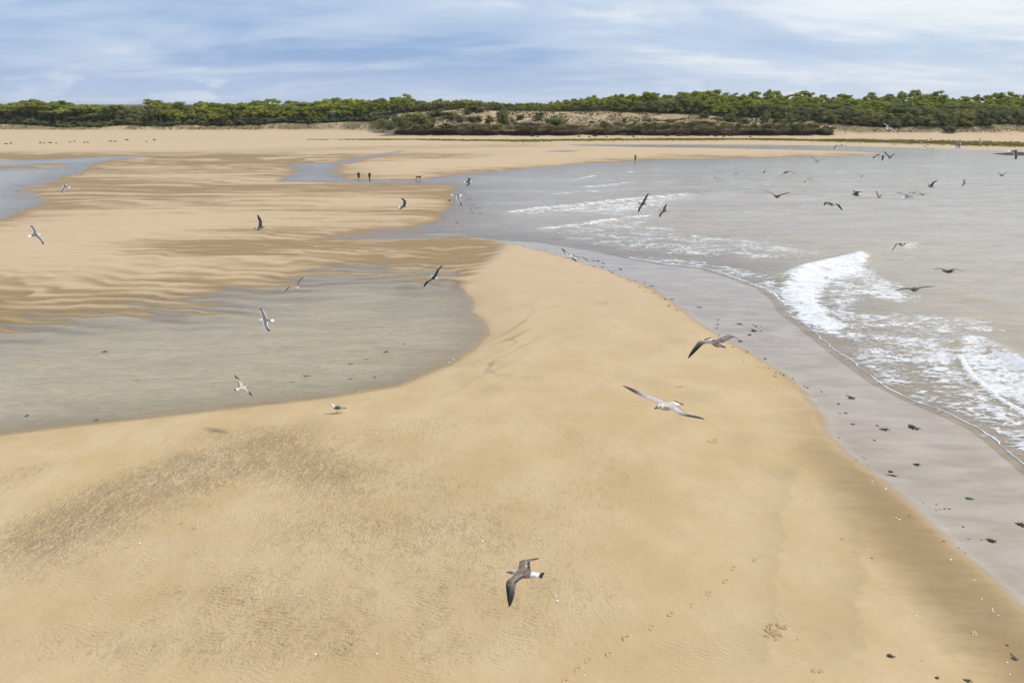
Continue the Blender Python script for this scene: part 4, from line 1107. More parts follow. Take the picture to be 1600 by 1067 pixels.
GULLS = [
    (1,'juv',(0.21,9.30,6.74),(1.26,-0.14,0.08),(0.08,0.30,-0.48,-0.32),(-0.04,0.27,-0.34,-0.47)),
    (2,'juvpale',(2.29,9.19,9.80),(2.30,0.15,-0.03),(-0.05,0.26,0.22,0.18),(0.11,0.40,0.03,-0.13)),
    (3,'juv',(4.12,12.99,9.44),(-2.80,0.01,0.13),(0.15,-0.07,-0.56,-0.45),(0.27,-0.11,-0.75,-0.23)),
    (4,'juvpale',(-11.93,27.74,2.15),(-0.73,-0.08,0.38),(0.35,0.13,0.11,-0.16),(0.26,0.18,0.06,-0.07)),
    (5,'adult',(-9.81,25.95,5.85),(2.16,0.19,-0.45),(0.11,0.25,-0.06,-0.34),(0.35,0.18,-0.20,-0.15)),
    (6,'darkad',(-3.10,26.63,7.42),(-2.55,0.02,0.76),(0.49,0.41,-0.32,-0.59),(0.46,0.09,-0.39,-0.95)),
    (7,'adult',(-25.07,35.72,7.47),(-0.63,0.02,0.60),(-0.05,0.34,0.02,-0.10),(-0.19,0.28,0.01,-0.17)),
    (9,'darkad',(-10.76,33.10,5.33),(-0.03,0.08,-0.54),(0.70,-0.03,-0.17,0.23),(0.69,-0.20,0.01,-0.54)),
    (10,'juvdark',(-13.95,37.76,7.52),(-1.57,0.18,0.58),(0.61,0.18,0.55,-0.43),(0.44,0.03,0.55,0.10)),
    (11,'darkad',(-3.18,50.55,8.62),(-1.51,0.02,0.41),(0.34,0.24,-0.18,-0.88),(0.12,0.11,-0.06,-0.59)),
    (12,'adult',(-2.38,29.80,10.27),(-0.97,-0.17,0.04),(-0.36,-0.30,-0.71,0.19),(-0.56,-0.33,-0.61,-0.07)),
    (13,'darkad',(-6.12,38.95,8.50),(-1.68,0.09,0.37),(0.51,0.05,0.13,-0.78),(0.29,-0.21,0.27,-0.13)),
    (14,'adult',(-36.68,57.13,7.52),(1.83,0.10,-0.51),(-0.21,0.31,-0.05,-0.21),(0.21,0.40,-0.44,-0.25)),
    (15,'juvpale',(3.11,36.78,6.10),(2.05,-0.20,-0.28),(0.30,-0.05,-0.13,-0.13),(0.08,-0.28,0.17,-0.01)),
    (152,'adult',(3.28,33.22,6.79),(2.29,0.01,-0.02),(0.35,0.20,-0.47,-0.50),(-0.07,-0.58,-0.00,-0.44)),
    (16,'juvdark',(8.11,42.80,8.13),(-2.38,-0.03,0.75),(0.19,-0.01,0.09,-0.07),(-0.01,-0.08,0.19,0.35)),
    (17,'juvdark',(10.72,48.54,6.84),(-2.28,-0.02,0.57),(0.16,-0.40,-0.11,-0.13),(-0.01,-0.26,0.09,0.16)),
    (18,'adult',(20.80,71.05,6.86),(0.49,-0.12,0.33),(0.40,0.30,-0.12,-0.25),(0.49,0.10,-0.34,-0.04)),
    (19,'juvdark',(36.10,112.66,3.36),(0.41,0.04,0.00),(0.35,0.35,0.05,-0.35),(0.35,0.35,0.05,-0.35)),
    (20,'adult',(24.21,73.18,6.82),(-0.19,0.00,-0.07),(0.30,0.34,-0.05,-0.47),(0.27,0.33,0.02,-0.45)),
    (21,'juvdark',(39.12,108.73,3.88),(0.53,-0.04,-0.27),(0.42,0.36,0.01,-0.20),(0.54,0.39,-0.05,0.11)),
    (22,'juvdark',(15.98,40.83,10.21),(-0.52,0.08,-0.28),(-0.30,0.98,-0.58,-0.34),(-0.15,1.10,-0.75,-0.20)),
    (23,'adult',(19.74,46.22,9.31),(-1.15,0.02,-0.33),(0.14,0.38,-0.57,-0.30),(0.03,0.24,-0.33,-0.12)),
    (24,'adult',(20.21,47.90,8.30),(-0.53,-0.14,-0.16),(0.65,0.49,0.38,-0.27),(0.70,0.48,0.39,-0.25)),
    (25,'juvdark',(13.13,34.32,9.65),(2.26,0.19,0.02),(0.33,0.12,0.30,0.16),(0.41,0.24,0.19,-0.03)),
    (26,'juv',(15.07,32.50,9.52),(0.37,-0.09,0.21),(0.10,-0.10,-0.57,-0.64),(0.12,-0.04,-0.67,-0.48)),
    (27,'juvdark',(25.76,59.48,9.37),(-0.78,-0.05,0.10),(0.65,0.45,0.33,-0.32),(0.67,0.36,0.35,-0.21)),
    (28,'adult',(24.81,53.44,10.99),(0.46,0.08,-0.08),(0.13,0.25,-0.67,-0.15),(0.07,0.28,-0.56,-0.19)),
    (29,'adult',(29.21,58.36,8.21),(0.08,0.01,0.19),(0.50,0.32,0.15,-0.32),(0.43,0.38,0.14,-0.40)),
    (30,'juvdark',(21.93,44.16,8.50),(1.45,0.19,0.07),(0.66,0.20,0.11,-0.62),(0.50,-0.14,0.24,-0.07)),
    (31,'juv',(31.89,60.15,6.31),(2.02,0.00,-0.17),(0.98,0.26,0.36,-0.42),(1.01,0.29,0.41,-0.54)),
    (32,'adult',(16.28,28.42,10.38),(-1.49,0.07,-0.06),(0.13,0.20,0.21,-0.53),(0.23,-0.14,0.06,-0.06)),
    (33,'juv',(47.93,82.68,3.92),(0.21,0.04,-0.09),(0.46,0.32,-0.30,-0.25),(0.28,0.36,-0.04,-0.32)),
    (34,'juvdark',(58.58,98.84,1.67),(0.28,-0.03,0.14),(0.55,0.29,0.41,-0.16),(0.43,0.40,0.45,-0.34)),
    (35,'juvdark',(33.77,56.03,7.68),(1.44,0.12,0.33),(0.77,0.05,0.38,-0.42),(0.64,-0.10,0.43,-0.21)),
    (36,'juv',(51.58,79.37,5.41),(0.95,-0.01,-0.48),(0.03,0.28,0.06,-0.07),(0.22,0.35,-0.02,-0.17)),
    (37,'juvdark',(52.62,75.11,6.68),(-0.06,-0.03,-0.02),(0.85,-0.02,0.35,-0.32),(0.75,0.20,0.42,-0.43)),
    (38,'adult',(25.24,47.88,12.43),(-1.07,-0.05,0.42),(0.13,0.41,0.02,-0.39),(0.09,0.22,-0.10,-0.14)),
    (39,'adult',(29.24,50.21,11.09),(-0.60,0.17,0.61),(0.29,0.32,-0.00,-0.42),(0.20,0.22,-0.07,-0.58)),
    (40,'adult',(31.51,50.00,11.07),(-2.27,0.11,0.26),(0.62,-0.11,0.32,-0.14),(0.29,-0.09,0.70,-0.07)),
    (41,'adult',(74.22,112.59,8.26),(1.65,0.15,-0.90),(-0.01,0.15,0.02,-0.20),(0.21,0.31,0.04,-0.30)),
    (42,'darkad',(22.67,43.66,10.97),(-1.57,0.04,0.03),(0.01,0.13,-0.82,-0.43),(0.03,0.18,-0.81,-0.55)),
    (43,'darkad',(26.31,49.05,10.42),(-1.47,0.11,0.01),(0.53,-0.26,0.62,-0.18),(0.46,-0.50,0.51,-0.21)),
    (44,'darkad',(28.48,40.06,11.44),(-2.27,-0.04,0.29),(-0.23,-0.15,-0.21,0.87),(-0.30,0.33,-0.35,0.12)),
    (45,'juvdark',(17.08,29.65,8.17),(-0.28,-0.09,-0.21),(0.01,1.37,-0.85,-0.42),(-0.12,0.92,-0.15,-1.13)),
    (46,'juvdark',(17.49,26.76,7.65),(1.80,0.11,0.16),(0.27,0.09,-0.10,-0.13),(0.21,0.21,-0.12,-0.24)),
    (47,'juvdark',(15.04,24.73,7.44),(-0.46,-0.00,-0.21),(-0.02,0.69,-0.11,-0.29),(-0.05,0.75,-0.00,-0.18)),
]
LAB = {
1:'large brown juvenile gull gliding low over the rippled foreground sand, near wing down',
2:'pale young gull with wings stretched wide, flying towards the viewer over the smooth sand',
3:'brown young gull with drooped wings, banking over the tide line beside dark seaweed',
4:'mottled young gull with black tail band, over the near edge of the lagoon',
5:'white and grey adult gull with white tail, crossing the lagoon',
6:'dark backed gull banking steeply over the ragged far corner of the lagoon',
7:'grey winged adult gull with fanned white tail, over the big sandbank at the far left',
9:'dark winged gull seen edge on with white rump, above the upper edge of the lagoon',
10:'dark gull with one wing raised straight up, over the rippled left bank',
11:'small dark backed gull with hooked upper wing, right of the dog',
12:'pale grey gull with both wings pressed down, over the tip of the sand tongue',
13:'grey gull with wing raised and legs trailing, over the sand below the two walkers',
14:'small grey gull with white tail, beside the left tidal pool',
15:'brown winged gull, left one of the touching pair over the wet sand',
152:'small white gull, right one of the touching pair over the wet sand',
16:'larger dark brown gull of the two in front of the middle breaker',
17:'smaller dark brown gull of the two in front of the middle breaker',
18:'tiny white gull with dark wing tip, leftmost over the far bay',
19:'tiniest dark speck of a gull over the middle of the far bay',
20:'tiny white gull flying level with thin straight wings, left part of the bay',
21:'tiny brown gull with upright wing, over the bay left of the arched brown gull',
22:'brown gull with arched drooping wings, in the middle of the bay',
23:'thin white gull with one wing hanging, right below the arched brown gull',
24:'thin white gull in a steep bank, above the brown gull with its head bent left',
25:'brown gull with wings spread in a wide shallow V, left side of the bay',
26:'brown gull with hooked left wing, lowest of the flock over the open bay',
27:'brown gull with wings in a V, just below the point of the far sandbar',
28:'white gull with drooping wings, over the inlet behind the far sandbar',
29:'faint white gull with level wings, in the middle of the bay',
30:'stout dark brown gull flying left, over the middle of the bay',
31:'pale brown gull with wings in a V, right of the stout dark gull',
32:'gull with very long wings spread wide, front one of three overlapping gulls',
33:'small pale gull half hidden behind the long winged one',
34:'small dark gull with V wings, right one of three overlapping gulls',
35:'dark gull with one wing raised to the right, above the three overlapping gulls',
36:'small mottled brown gull in a vertical bank, right part of the bay',
37:'small dark gull with V wings, over the bay near the right edge',
38:'white gull slanting across the grassy bank in front of the wood',
39:'pale gull with wing hanging down right, at the far shore of the inlet',
40:'white gull with tall raised wings, before the weed belt at the right',
41:'small white gull diving in front of the far right weed belt',
42:'dark winged gull with both wings drooping, left of the pair at the sandbar point',
43:'dark winged gull with raised V wings, right of the pair at the sandbar point',
44:'dark gull cut near the right edge, in front of the rock shelf',
45:'dark gull with near wing pressed down, above the large breaker',
46:'brown gull flying left with bowed wings, right of the large breaker',
47:'dark gull seen from behind with long level wings, just right of the large breaker',
}

for (gid, kind, loc, (yaw, pit, rol), Lw, Rw) in GULLS:
    if gid in (47, 46, 22, 25, 30, 34, 37): kind = 'brown'
    if gid == 9: pit -= .45
    hi = gid in (1, 2, 3, 4, 5, 6, 7)
    o = link('gull', gull_mesh(kind, Lw, Rw, gid, hi), M_GULL)
    o.matrix_world = Matrix.Translation(loc) @ Matrix.Rotation(yaw, 4, 'Z') @ Matrix.Rotation(pit, 4, 'X') @ Matrix.Rotation(rol, 4, 'Y')
    tag(o, LAB[gid], 'gull', 'gulls flying over the estuary')
    ad = kind in ('adult', 'darkad')
    link('bill', BILL if ad else BILL2, M_BILLY if ad else M_BILLD, o)
    if hi:
        for s_ in (-1, 1):
            e = link('eye', EYE, M_EYE, o); e.location = (s_*.0325, .232, .024)

# the gull standing at the lagoon's edge
def loft(path, name, kcol, mats, n=12, parent=None):
    """path: (y, z, half width, half height, colour top, colour bottom); rings square to the path in the y-z plane"""
    V = []; C = []; F = []; pts = np.array([(a[0], a[1]) for a in path]); tg_ = np.gradient(pts, axis=0)
    for i, a in enumerate(path):
        t = tg_[i]/np.linalg.norm(tg_[i]); nrm = np.array([-t[1], t[0]])
        for k in range(n):
            an = 2*math.pi*k/n
            q = pts[i]+nrm*a[3]*math.sin(an)
            V.append((a[2]*math.cos(an), q[0], q[1])); C.append(lerp(a[5], a[4], float(np.clip(.5+1.2*math.sin(an), 0, 1))))
    for i in range(len(path)-1):
        for k in range(n): F.append((i*n+k, i*n+(k+1) % n, (i+1)*n+(k+1) % n, (i+1)*n+k))
    me = bpy.data.meshes.new(name); me.from_pydata(V, [], F+[tuple(range(n))[::-1], tuple((len(path)-1)*n+k for k in range(n))])
    bm = bmesh.new(); bm.from_mesh(me); bmesh.ops.recalc_face_normals(bm, faces=bm.faces); bm.to_mesh(me); bm.free()
    me.polygons.foreach_set('use_smooth', np.ones(len(me.polygons), bool)); add_col(me, np.array(C))
    return link(name, me, mats, parent)
Wt, Dk, Bk = (.80, .80, .80), (.075, .07, .075), (.02, .018, .02)
st = loft([(-.34,.195,.030,.004,Wt,Wt),(-.28,.200,.038,.010,Wt,Wt),(-.21,.208,.045,.028,Wt,Wt),(-.13,.217,.066,.055,Dk,Wt),(-.05,.224,.080,.074,Dk,Wt),(.03,.236,.082,.080,Dk,Wt),
    (.09,.255,.072,.074,lerp(Dk,Wt,.5),Wt),(.128,.290,.056,.060,Wt,Wt),(.142,.325,.043,.048,Wt,Wt),(.150,.358,.038,.042,Wt,Wt),(.166,.388,.039,.042,Wt,Wt),(.192,.405,.036,.036,Wt,Wt),(.215,.408,.024,.024,Wt,Wt),(.226,.407,.011,.012,Wt,Wt)],
    'gull', None, M_GULL)
x, y, z = place(526.5, 645.2)
st.location = (x, y, z); st.rotation_euler = (0, 0, math.radians(96)); st.scale = (1.12,)*3
tag(st, 'dark backed white gull standing on the sand at the near edge of the lagoon', 'gull', 'gulls standing')
for s_ in (-1, 1):
    wgm = loft([(.085,.262,.004,.010,Dk,Dk),(.05,.258,.020,.045,Dk,Dk),(-.03,.246,.026,.056,Dk,Dk),(-.12,.232,.024,.046,Dk,Dk),(-.20,.220,.018,.030,Wt,Dk),(-.24,.215,.015,.022,Wt,Bk),(-.27,.212,.012,.016,Bk,Bk),(-.40,.206,.004,.005,Bk,Bk)], 'folded_wing', None, M_GULL, 10, st)
    wgm.location = (s_*.062, 0, 0); wgm.rotation_euler[2] = s_*-.10
    bm = bmesh.new(); limb(bm, (0, 0, .17), (0, -.012, .09), .008, .006, 6); limb(bm, (0, -.012, .09), (0, 0, .006), .006, .006, 6)
    for an in (-.5, 0, .5): limb(bm, (0, 0, .008), (math.sin(an)*.055, math.cos(an)*.055, .004), .006, .003, 5)
    lm = bpy.data.meshes.new('leg'); bm.to_mesh(lm); bm.free()
    lg = link('leg', lm, M_LEG, st); lg.location = (s_*.028, -.005+.02*s_, 0)
    e = link('eye', EYE, M_EYE, st); e.location = (s_*.033, .196, .412)
b_ = link('bill', bill_mesh(.220, .058, .404), M_BILLY, st)

# ------------------------------------------------------------------ walkers and the dog
def skin(name, verts, edges, radii, mat, parent=None, sub=1):
    me = bpy.data.meshes.new(name); me.from_pydata(verts, edges, []); o = bpy.data.objects.new(name, me); COL.objects.link(o)
    md = o.modifiers.new('s', 'SKIN'); md.use_smooth_shade = True
    for v_, r_ in zip(me.skin_vertices[0].data, radii): v_.radius = (r_, r_) if not isinstance(r_, tuple) else r_
    me.skin_vertices[0].data[0].use_root = True
    sb = o.modifiers.new('u', 'SUBSURF'); sb.levels = sb.render_levels = sub
    dg = bpy.context.evaluated_depsgraph_get(); me2 = bpy.data.meshes.new_from_object(o.evaluated_get(dg))
    bpy.data.objects.remove(o); bpy.data.meshes.remove(me)
    me2.name = name; me2.materials.clear()
    me2.polygons.foreach_set('use_smooth', np.ones(len(me2.polygons), bool))
    return link(name, me2, mat, parent)
M_SKIN = plain('skin', (.42, .26, .18), .6, .08, 10)
M_HAIR = plain('hair', (.05, .035, .025), .8, .2, 30)
def cloth(nm, c): return plain(nm, c, .9, .15, 14)
def person(px, py, heading, H, label, top_m, leg_m, long_legs, stride, shoe_m, lean=.05, hat=None):
    k = H/1.75; e = bpy.data.objects.new('person', None); COL.objects.link(e)
    x, y, z = place(px, py); e.location = (x, y, z); e.rotation_euler = (0, 0, heading); e.scale = (k,)*3; e.empty_display_size = .2
    tag(e, label, 'person', 'people walking on the flats')
    s = stride
    # +Y is ahead
    pel = (0, 0, .93); ch = (0, lean, 1.28); nk = (0, lean*1.5, 1.47); hd = (0, lean*1.5+.03, 1.60); cr = (0, lean*1.5+.02, 1.70)
    hl, hr = (-.10, 0, .90), (.10, 0, .90)
    kl, kr = (-.10, .16*s, .50), (.10, .02*s, .49)
    al, ar = (-.10, .28*s, .09), (.10, -.27*s, .13)
    tl, tr = (-.11, .42*s, .04), (.11, -.14*s, .03)
    sl, sr = (-.20, lean*1.2, 1.41), (.20, lean*1.2, 1.41)
    el_, er = (-.27, lean-.14*s, 1.14), (.27, lean+.08*s, 1.14)
    wl, wr_ = (-.26, lean-.10*s, .89), (.26, lean+.26*s, .93)
    gl, gr = (-.26, lean-.06*s, .80), (.26, lean+.33*s, .86)
    V = [pel, ch, nk, hd, cr, hl, hr, kl, kr, al, ar, tl, tr, sl, sr, el_, er, wl, wr_, gl, gr]
    E_ = [(0,1),(1,2),(2,3),(3,4),(0,5),(0,6),(5,7),(6,8),(7,9),(8,10),(9,11),(10,12),(1,13),(1,14),(13,15),(14,16),(15,17),(16,18),(17,19),(18,20)]
    R_ = [(.15,.11),(.17,.12),.058,(.088,.10),.06,.10,.10,.062,.062,.042,.042,.035,.035,.072,.072,.048,.048,.032,.032,.036,.036]
    skin('body', V, E_, R_, M_SKIN, e)
    up = .02
    skin('shirt', [pel, ch, (0, lean*1.4, 1.43), sl, sr, el_, er], [(0,1),(1,2),(1,3),(1,4),(3,5),(4,6)], [(.165,.125),(.19,.14),.09,.092,.092,.066,.066], top_m, e)
    if long_legs:
        skin('trousers', [(0, 0, .96), hl, hr, kl, kr, al, ar], [(0,1),(0,2),(1,3),(2,4),(3,5),(4,6)], [(.165,.13),.12,.12,.085,.085,.062,.062], leg_m, e)
    else:
        ml = tuple((np.array(hl)*.15+np.array(kl)*.85)); mr = tuple((np.array(hr)*.15+np.array(kr)*.85))
        skin('shorts', [(0, 0, .96), hl, hr, ml, mr], [(0,1),(0,2),(1,3),(2,4)], [(.165,.13),.12,.12,.095,.095], leg_m, e)
    for a_, t_ in ((al, tl), (ar, tr)):
        skin('shoe', [(a_[0], a_[1]-.05, a_[2]-.03), (t_[0], t_[1]-.02, t_[2])], [(0,1)], [.055, .048], shoe_m, e)
    skin('hair', [(0, lean*1.5-.03, 1.60), (0, lean*1.5+.01, 1.70), (0, lean*1.5+.05, 1.715)], [(0,1),(1,2)], [.085, .085, .06], hat or M_HAIR, e)
    return e
BLACK = cloth('black_cloth', (.018, .018, .020)); NAVY = cloth('navy_cloth', (.03, .035, .055)); DGREY = cloth('dark_grey_cloth', (.06, .055, .05))
BLUE = cloth('blue_cloth', (.10, .26, .42)); SHOE = cloth('shoe_dark', (.03, .03, .032)); BROWNC = cloth('dark_brown_cloth', (.09, .06, .045))
person(561, 283.0, math.radians(20), 1.80, 'person in black top and dark blue shorts, left of the two walkers', BLACK, NAVY, False, .75, SHOE)
person(577.5, 283.5, math.radians(-40), 1.76, 'person in black top and long dark trousers, right of the two walkers', BLACK, DGREY, True, .65, SHOE, .09)
person(992.5, 252.0, math.radians(170), 1.74, 'person in blue top walking alone on the far sandbar beside the bay', BLUE, BROWNC, True, .6, SHOE)
# dog trotting to the right (+X)
M_DOG = plain('dog_fur', (.075, .032, .018), .8, .3, 12)
x, y, z = place(654, 281.0)
dV = [(-.30,0,.52),(0,0,.51),(.28,0,.53),(.42,0,.62),(.53,0,.67),(.66,0,.64),(-.46,0,.58),(-.62,0,.54),
      (-.30,.08,.46),(-.26,.09,.30),(-.40,.09,.20),(-.36,.09,.02),(-.32,-.08,.46),(-.36,-.09,.30),(-.54,-.09,.18),(-.58,-.09,.03),
      (.28,.08,.42),(.34,.09,.24),(.44,.09,.02),(.26,-.08,.42),(.24,-.09,.24),(.12,-.09,.03)]
dE = [(1,0),(1,2),(2,3),(3,4),(4,5),(0,6),(6,7),(0,8),(8,9),(9,10),(10,11),(0,12),(12,13),(13,14),(14,15),(2,16),(16,17),(17,18),(2,19),(19,20),(20,21)]
dR = [.105,(.10,.12),(.12,.145),.075,.075,.035,.03,.016,.085,.05,.028,.026,.085,.05,.028,.026,.07,.035,.024,.07,.035,.024]
dog = skin('dog', [dV[1]]+[dV[0]]+dV[2:], [tuple({0:1,1:0}.get(k,k) for k in e_) for e_ in dE], [dR[1], dR[0]]+dR[2:], M_DOG)
dog.location = (x, y, z); dog.scale = (1.05,)*3; dog.rotation_euler[2] = .05
tag(dog, 'dark red-brown dog trotting through the shallow stream ahead of the two walkers', 'dog')
for s_ in (-1, 1):
    skin('ear', [(.50, s_*.06, .72), (.47, s_*.09, .64)], [(0,1)], [.03, .018], M_DOG, dog)

# ------------------------------------------------------------------ seaweed, shells, footprints
def frond_mesh(seed, n, long, lift):
    r = np.random.default_rng(seed); V = []; F = []
    for k in range(n):
        a = r.uniform(0, 6.28); L = r.uniform(.35, 1.0)*(1.0 if abs(math.cos(a)) > .5 else 1-long*.6); w_ = r.uniform(.05, .12)
        o = np.array([r.normal(0, .16), r.normal(0, .10), 0]); p = o.copy(); d = a
        hgt = r.uniform(.3, 1)*lift; b0 = len(V)
        for j in range(6):
            q = j/5; zz_ = hgt*math.sin(math.pi*min(q*1.05, 1))*.6+.015
            wv = w_*(1-.6*q)*(.8+.4*r.random()); nx, ny = -math.sin(d), math.cos(d)
            V += [(p[0]+nx*wv, p[1]+ny*wv, zz_), (p[0]-nx*wv, p[1]-ny*wv, zz_*.6+.008), ]
            p = p+np.array([math.cos(d), math.sin(d), 0])*L*.2*.55; d += r.normal(0, .35)
        for j in range(5):
            i_ = b0+2*j; F.append((i_, i_+1, i_+3, i_+2))
    m_ = 10; c0 = len(V)                          # matted heart of the clump
    for k in range(m_): a = 2*math.pi*k/m_; V.append((math.cos(a)*.34*r.uniform(.6, 1.2), math.sin(a)*.24*r.uniform(.6, 1.2), -.02))
    for k in range(m_): a = 2*math.pi*k/m_; V.append((math.cos(a)*.2*r.uniform(.6, 1.2), math.sin(a)*.14*r.uniform(.6, 1.2), lift*r.uniform(.35, .6)))
    for k in range(m_): F.append((c0+k, c0+(k+1) % m_, c0+m_+(k+1) % m_, c0+m_+k))
    me = bpy.data.meshes.new('seaweed'); me.from_pydata([tuple(map(float, v_)) for v_ in V], [], F+[tuple(c0+m_+k for k in range(m_))]); return me
M_WEED = plain('seaweed_dark', (.030, .030, .012), .45, .45, 9, rand=.25)
M_WEEDG = plain('seaweed_green', (.085, .17, .018), .45, .3, 9)
M_WEEDGB = plain('seaweed_grey', (.080, .068, .050), .6, .35, 9)
M_WEEDU = plain('seaweed_sunken', (.045, .060, .058), .7, .3, 9)
FR = [frond_mesh(200+i, 16, .6, .30) for i in range(4)]; FRS = [frond_mesh(220+i, 8, 1.0, .16) for i in range(3)]
BIG = {(1330,621.5):'green-tipped dark seaweed clump nearest to the swash line above the pair of clumps', (1380,671):'crescent-shaped seaweed clump left of the biggest one', (1428,668):'biggest black seaweed clump on the wet sand below the swash line',
 (1431,726):'dark triangular seaweed clump below the biggest one', (1514,779):'bright green sea lettuce lying alone on the wet sand', (1593,819.5):'large black seaweed clump touching the right edge', (1550,845):'long dark seaweed clump with trailing end above brown marks in the sand',
 (1395,743):'thin stringy seaweed strand on the lower wet sand', (1392,737):'flat dark seaweed scrap just above the stringy strand', (1333,663):'stick-like seaweed stalk left of the crescent clump', (1484,795):'black seaweed piece left below the sea lettuce',
 (1156,506.5):'broad black seaweed clump in the group above the low banking gull', (1178,517):'thick black seaweed clump lower right in the group above the banking gull', (1093,480.5):'lone dark seaweed clump at mid tide line, left of the group above the banking gull',
 (1018,447):'long black seaweed bar lying across the far tide line', (969.5,421):'roundish black seaweed clump right end of the far scatter', (927.5,407.3):'leftmost long dark weed of the far scatter', (934.5,408):'second dark weed from the left of the far scatter',
 (1392,1025):'grey branching seaweed sprig alone on dry sand at the bottom', (1585,1028):'grey branching sprig on damp sand near the bottom right corner', (1510,1063):'dark seaweed at the bottom edge right of the grey sprigs', (1464,1059):'small grey sprig at the bottom edge'}
WEED = [(1284,612,4,2),(1330,621.5,13,7),(1310,631,6,3),(1322,645.5,6,5),(1333,663,11,3),(1313,646,5,1.5),(1371,665,4,4),(1380,671,15,6),(1428,668,18,11),(1367,688,6,4),(1311,684,3,2),(1431,726,11,6),(1392,737,9,4),(1395,743,22,3),(1338,719,3,2),
 (1349,714,3,1.5),(1352,717,2.5,1.5),(1356,727,3,1.5),(1514,779,17,6),(1593,819.5,13,11),(1550,845,15,8),(1484,795,6,3),(1476,795,6,2),(1469,796,3,2),(1505,823,4,3),(1534,843,4,2.5),(1543,842.5,8,2),(1463,797,3,3),(1463.5,788,3,2),(1514,842,6,1.5),(1498,856,3,2),(1509,863,4,2),(1475,845.5,4,2),
 (1421,806,5,1.5),(1443,786,3,1.5),(1093,480.5,8,3.5),(1122,507,5,2.2),(1120,513,5.5,2.4),(1121.5,500,3.5,2),(1125,498,2.5,1.5),(1156,506.5,14,3.6),(1178,517,11,4.6),(1171,523.5,8,3),(1177,507.5,4,2),(1181.5,510,4.5,2.6),(1189,510,3.5,1.5),(1189,517.3,3.5,1.3),(1179,494,2.5,1.5),
 (1157,533.5,8,2.5),(1145.5,542,4.5,2),(1167,550,5,2),(1124,523,4,2),(1196,560.5,4.5,2.8),(1201,575.5,3.5,2),(1193,574.5,3,1.3),(1186.5,574,2.5,1.5),(1225,586.5,4,2.4),(1212,583,5,2),(1219,583.5,3,1.5),(1212,588.5,4,2),(1209,587,2.5,1.5),(1161,564,3,1.5),(1239,591,3,2),(1257,604,5,2.5),(1262,606,4,2),
 (927.5,407.3,7,2),(934.5,408,6,2.4),(943,411.4,8,2),(941.5,417.7,4.5,2),(929,416,5,1.8),(951.5,422.3,2.8,1.8),(956.5,424,3.8,2),(957,426.5,3.2,2),(962,423.5,3,1.5),(969.5,421,6.2,3),(968,433.5,3.5,1.6),(982,438,2.5,1.5),(984.5,440.5,3,1.6),(992,438.7,3,2),(1007,442,5,2),(1018,447,10,2.4),(999.5,449,5,1.6),
 (1009,449.3,3.5,1.6),(1026,447.5,2,1.3),(1021.5,457.5,3,1.6),(1017,458.4,2.5,1.5),(1008,456,3,1.5),(1029,463.5,3,1.3),(1039,468,3.6,2),(1050,467.5,7,2),(1045,478,5,1.8),(1058,484.5,4.5,2),(909.5,414.5,2.5,1.5),(720.5,298,3.4,2.4),(724.5,301.7,2.6,1.6),(728.5,302,3.4,2),(733.5,311,2.4,2),(728,313,2,1.5),
 (735.5,326.5,3.6,1.6),(745.5,325,4.4,1.6),(750.5,333.5,3.4,1.4),(739,333,3.6,1.3),(714.5,348.3,5,1.6),(680.5,350,2.4,1.4),(686.5,362.5,2,1.4),(819,385.5,2.4,1.4),(853,390.5,2.2,1.4),(868,398,2.4,1.4),(1392,1025,14,8),(1585,1028,11,10),(1464,1059,10,6),(1510,1063,12,8),(1574,1008,5,4),(1334,862,3,2),(1362,872,5,2),(1440,1032,3,2),(1246,999,2.5,2)]
for k, (a, b, w_, h_) in enumerate(WEED):
    x, y, z = place(a, b); mpp = depth_of(y)/FPX; ang = math.atan2(CAM_H, math.hypot(x, y))
    small = w_ < 9
    o = link('seaweed', (FRS[k % 3] if (w_/h_ > 3.2 or small and k % 2) else FR[k % 4]), M_WEED)
    sx_ = w_*mpp*1.0; sy2 = max(h_*mpp/math.sin(ang)*.9, .3*sx_)
    o.location = (x, y, max(z, .0)+.005); o.scale = (sx_, sy2, min(sx_, .30)*.8); o.rotation_euler = (0, 0, .3*math.sin(k*2.3))
    lb = BIG.get((a, b))
    if (a, b) == (1514, 779): o.data = o.data.copy(); o.data.materials[0] = M_WEEDG
    if b > 855 and a not in (1498, 1509): o.data = o.data.copy(); o.data.materials[0] = M_WEEDGB
    if lb is None:
        big_ = 'tiny' if w_ < 3.5 else 'small'
        if b < 360: wh, gp = 'in shallow water off the sand tongue', 'weed scraps off the sand tongue'
        elif b < 430: wh, gp = 'in the far scatter along the wet sand', 'weed scraps in the far scatter'
        elif b < 490: wh, gp = 'around the long black bar on the tide line', 'weed scraps around the long bar'
        elif b < 560: wh, gp = 'in the group above the low banking gull', 'weed scraps above the banking gull'
        elif b < 610: wh, gp = 'along the damp edge where the spit curves', 'weed scraps where the spit curves'
        elif b < 700: wh, gp = 'around the biggest black clump', 'weed scraps around the biggest clump'
        elif b < 765: wh, gp = 'on the wet sand near the stringy strand', 'weed scraps near the stringy strand'
        elif b < 900: wh, gp = 'on the wet sand around the sea lettuce', 'weed scraps around the sea lettuce'
        else: wh, gp = 'on the damp sand in the lower right corner', 'weed scraps in the lower right corner'
        lb = '%s dark seaweed scrap %s' % (big_, wh)
    else: gp = 'large seaweed clumps along the tide line'
    tag(o, lb, 'seaweed', gp)
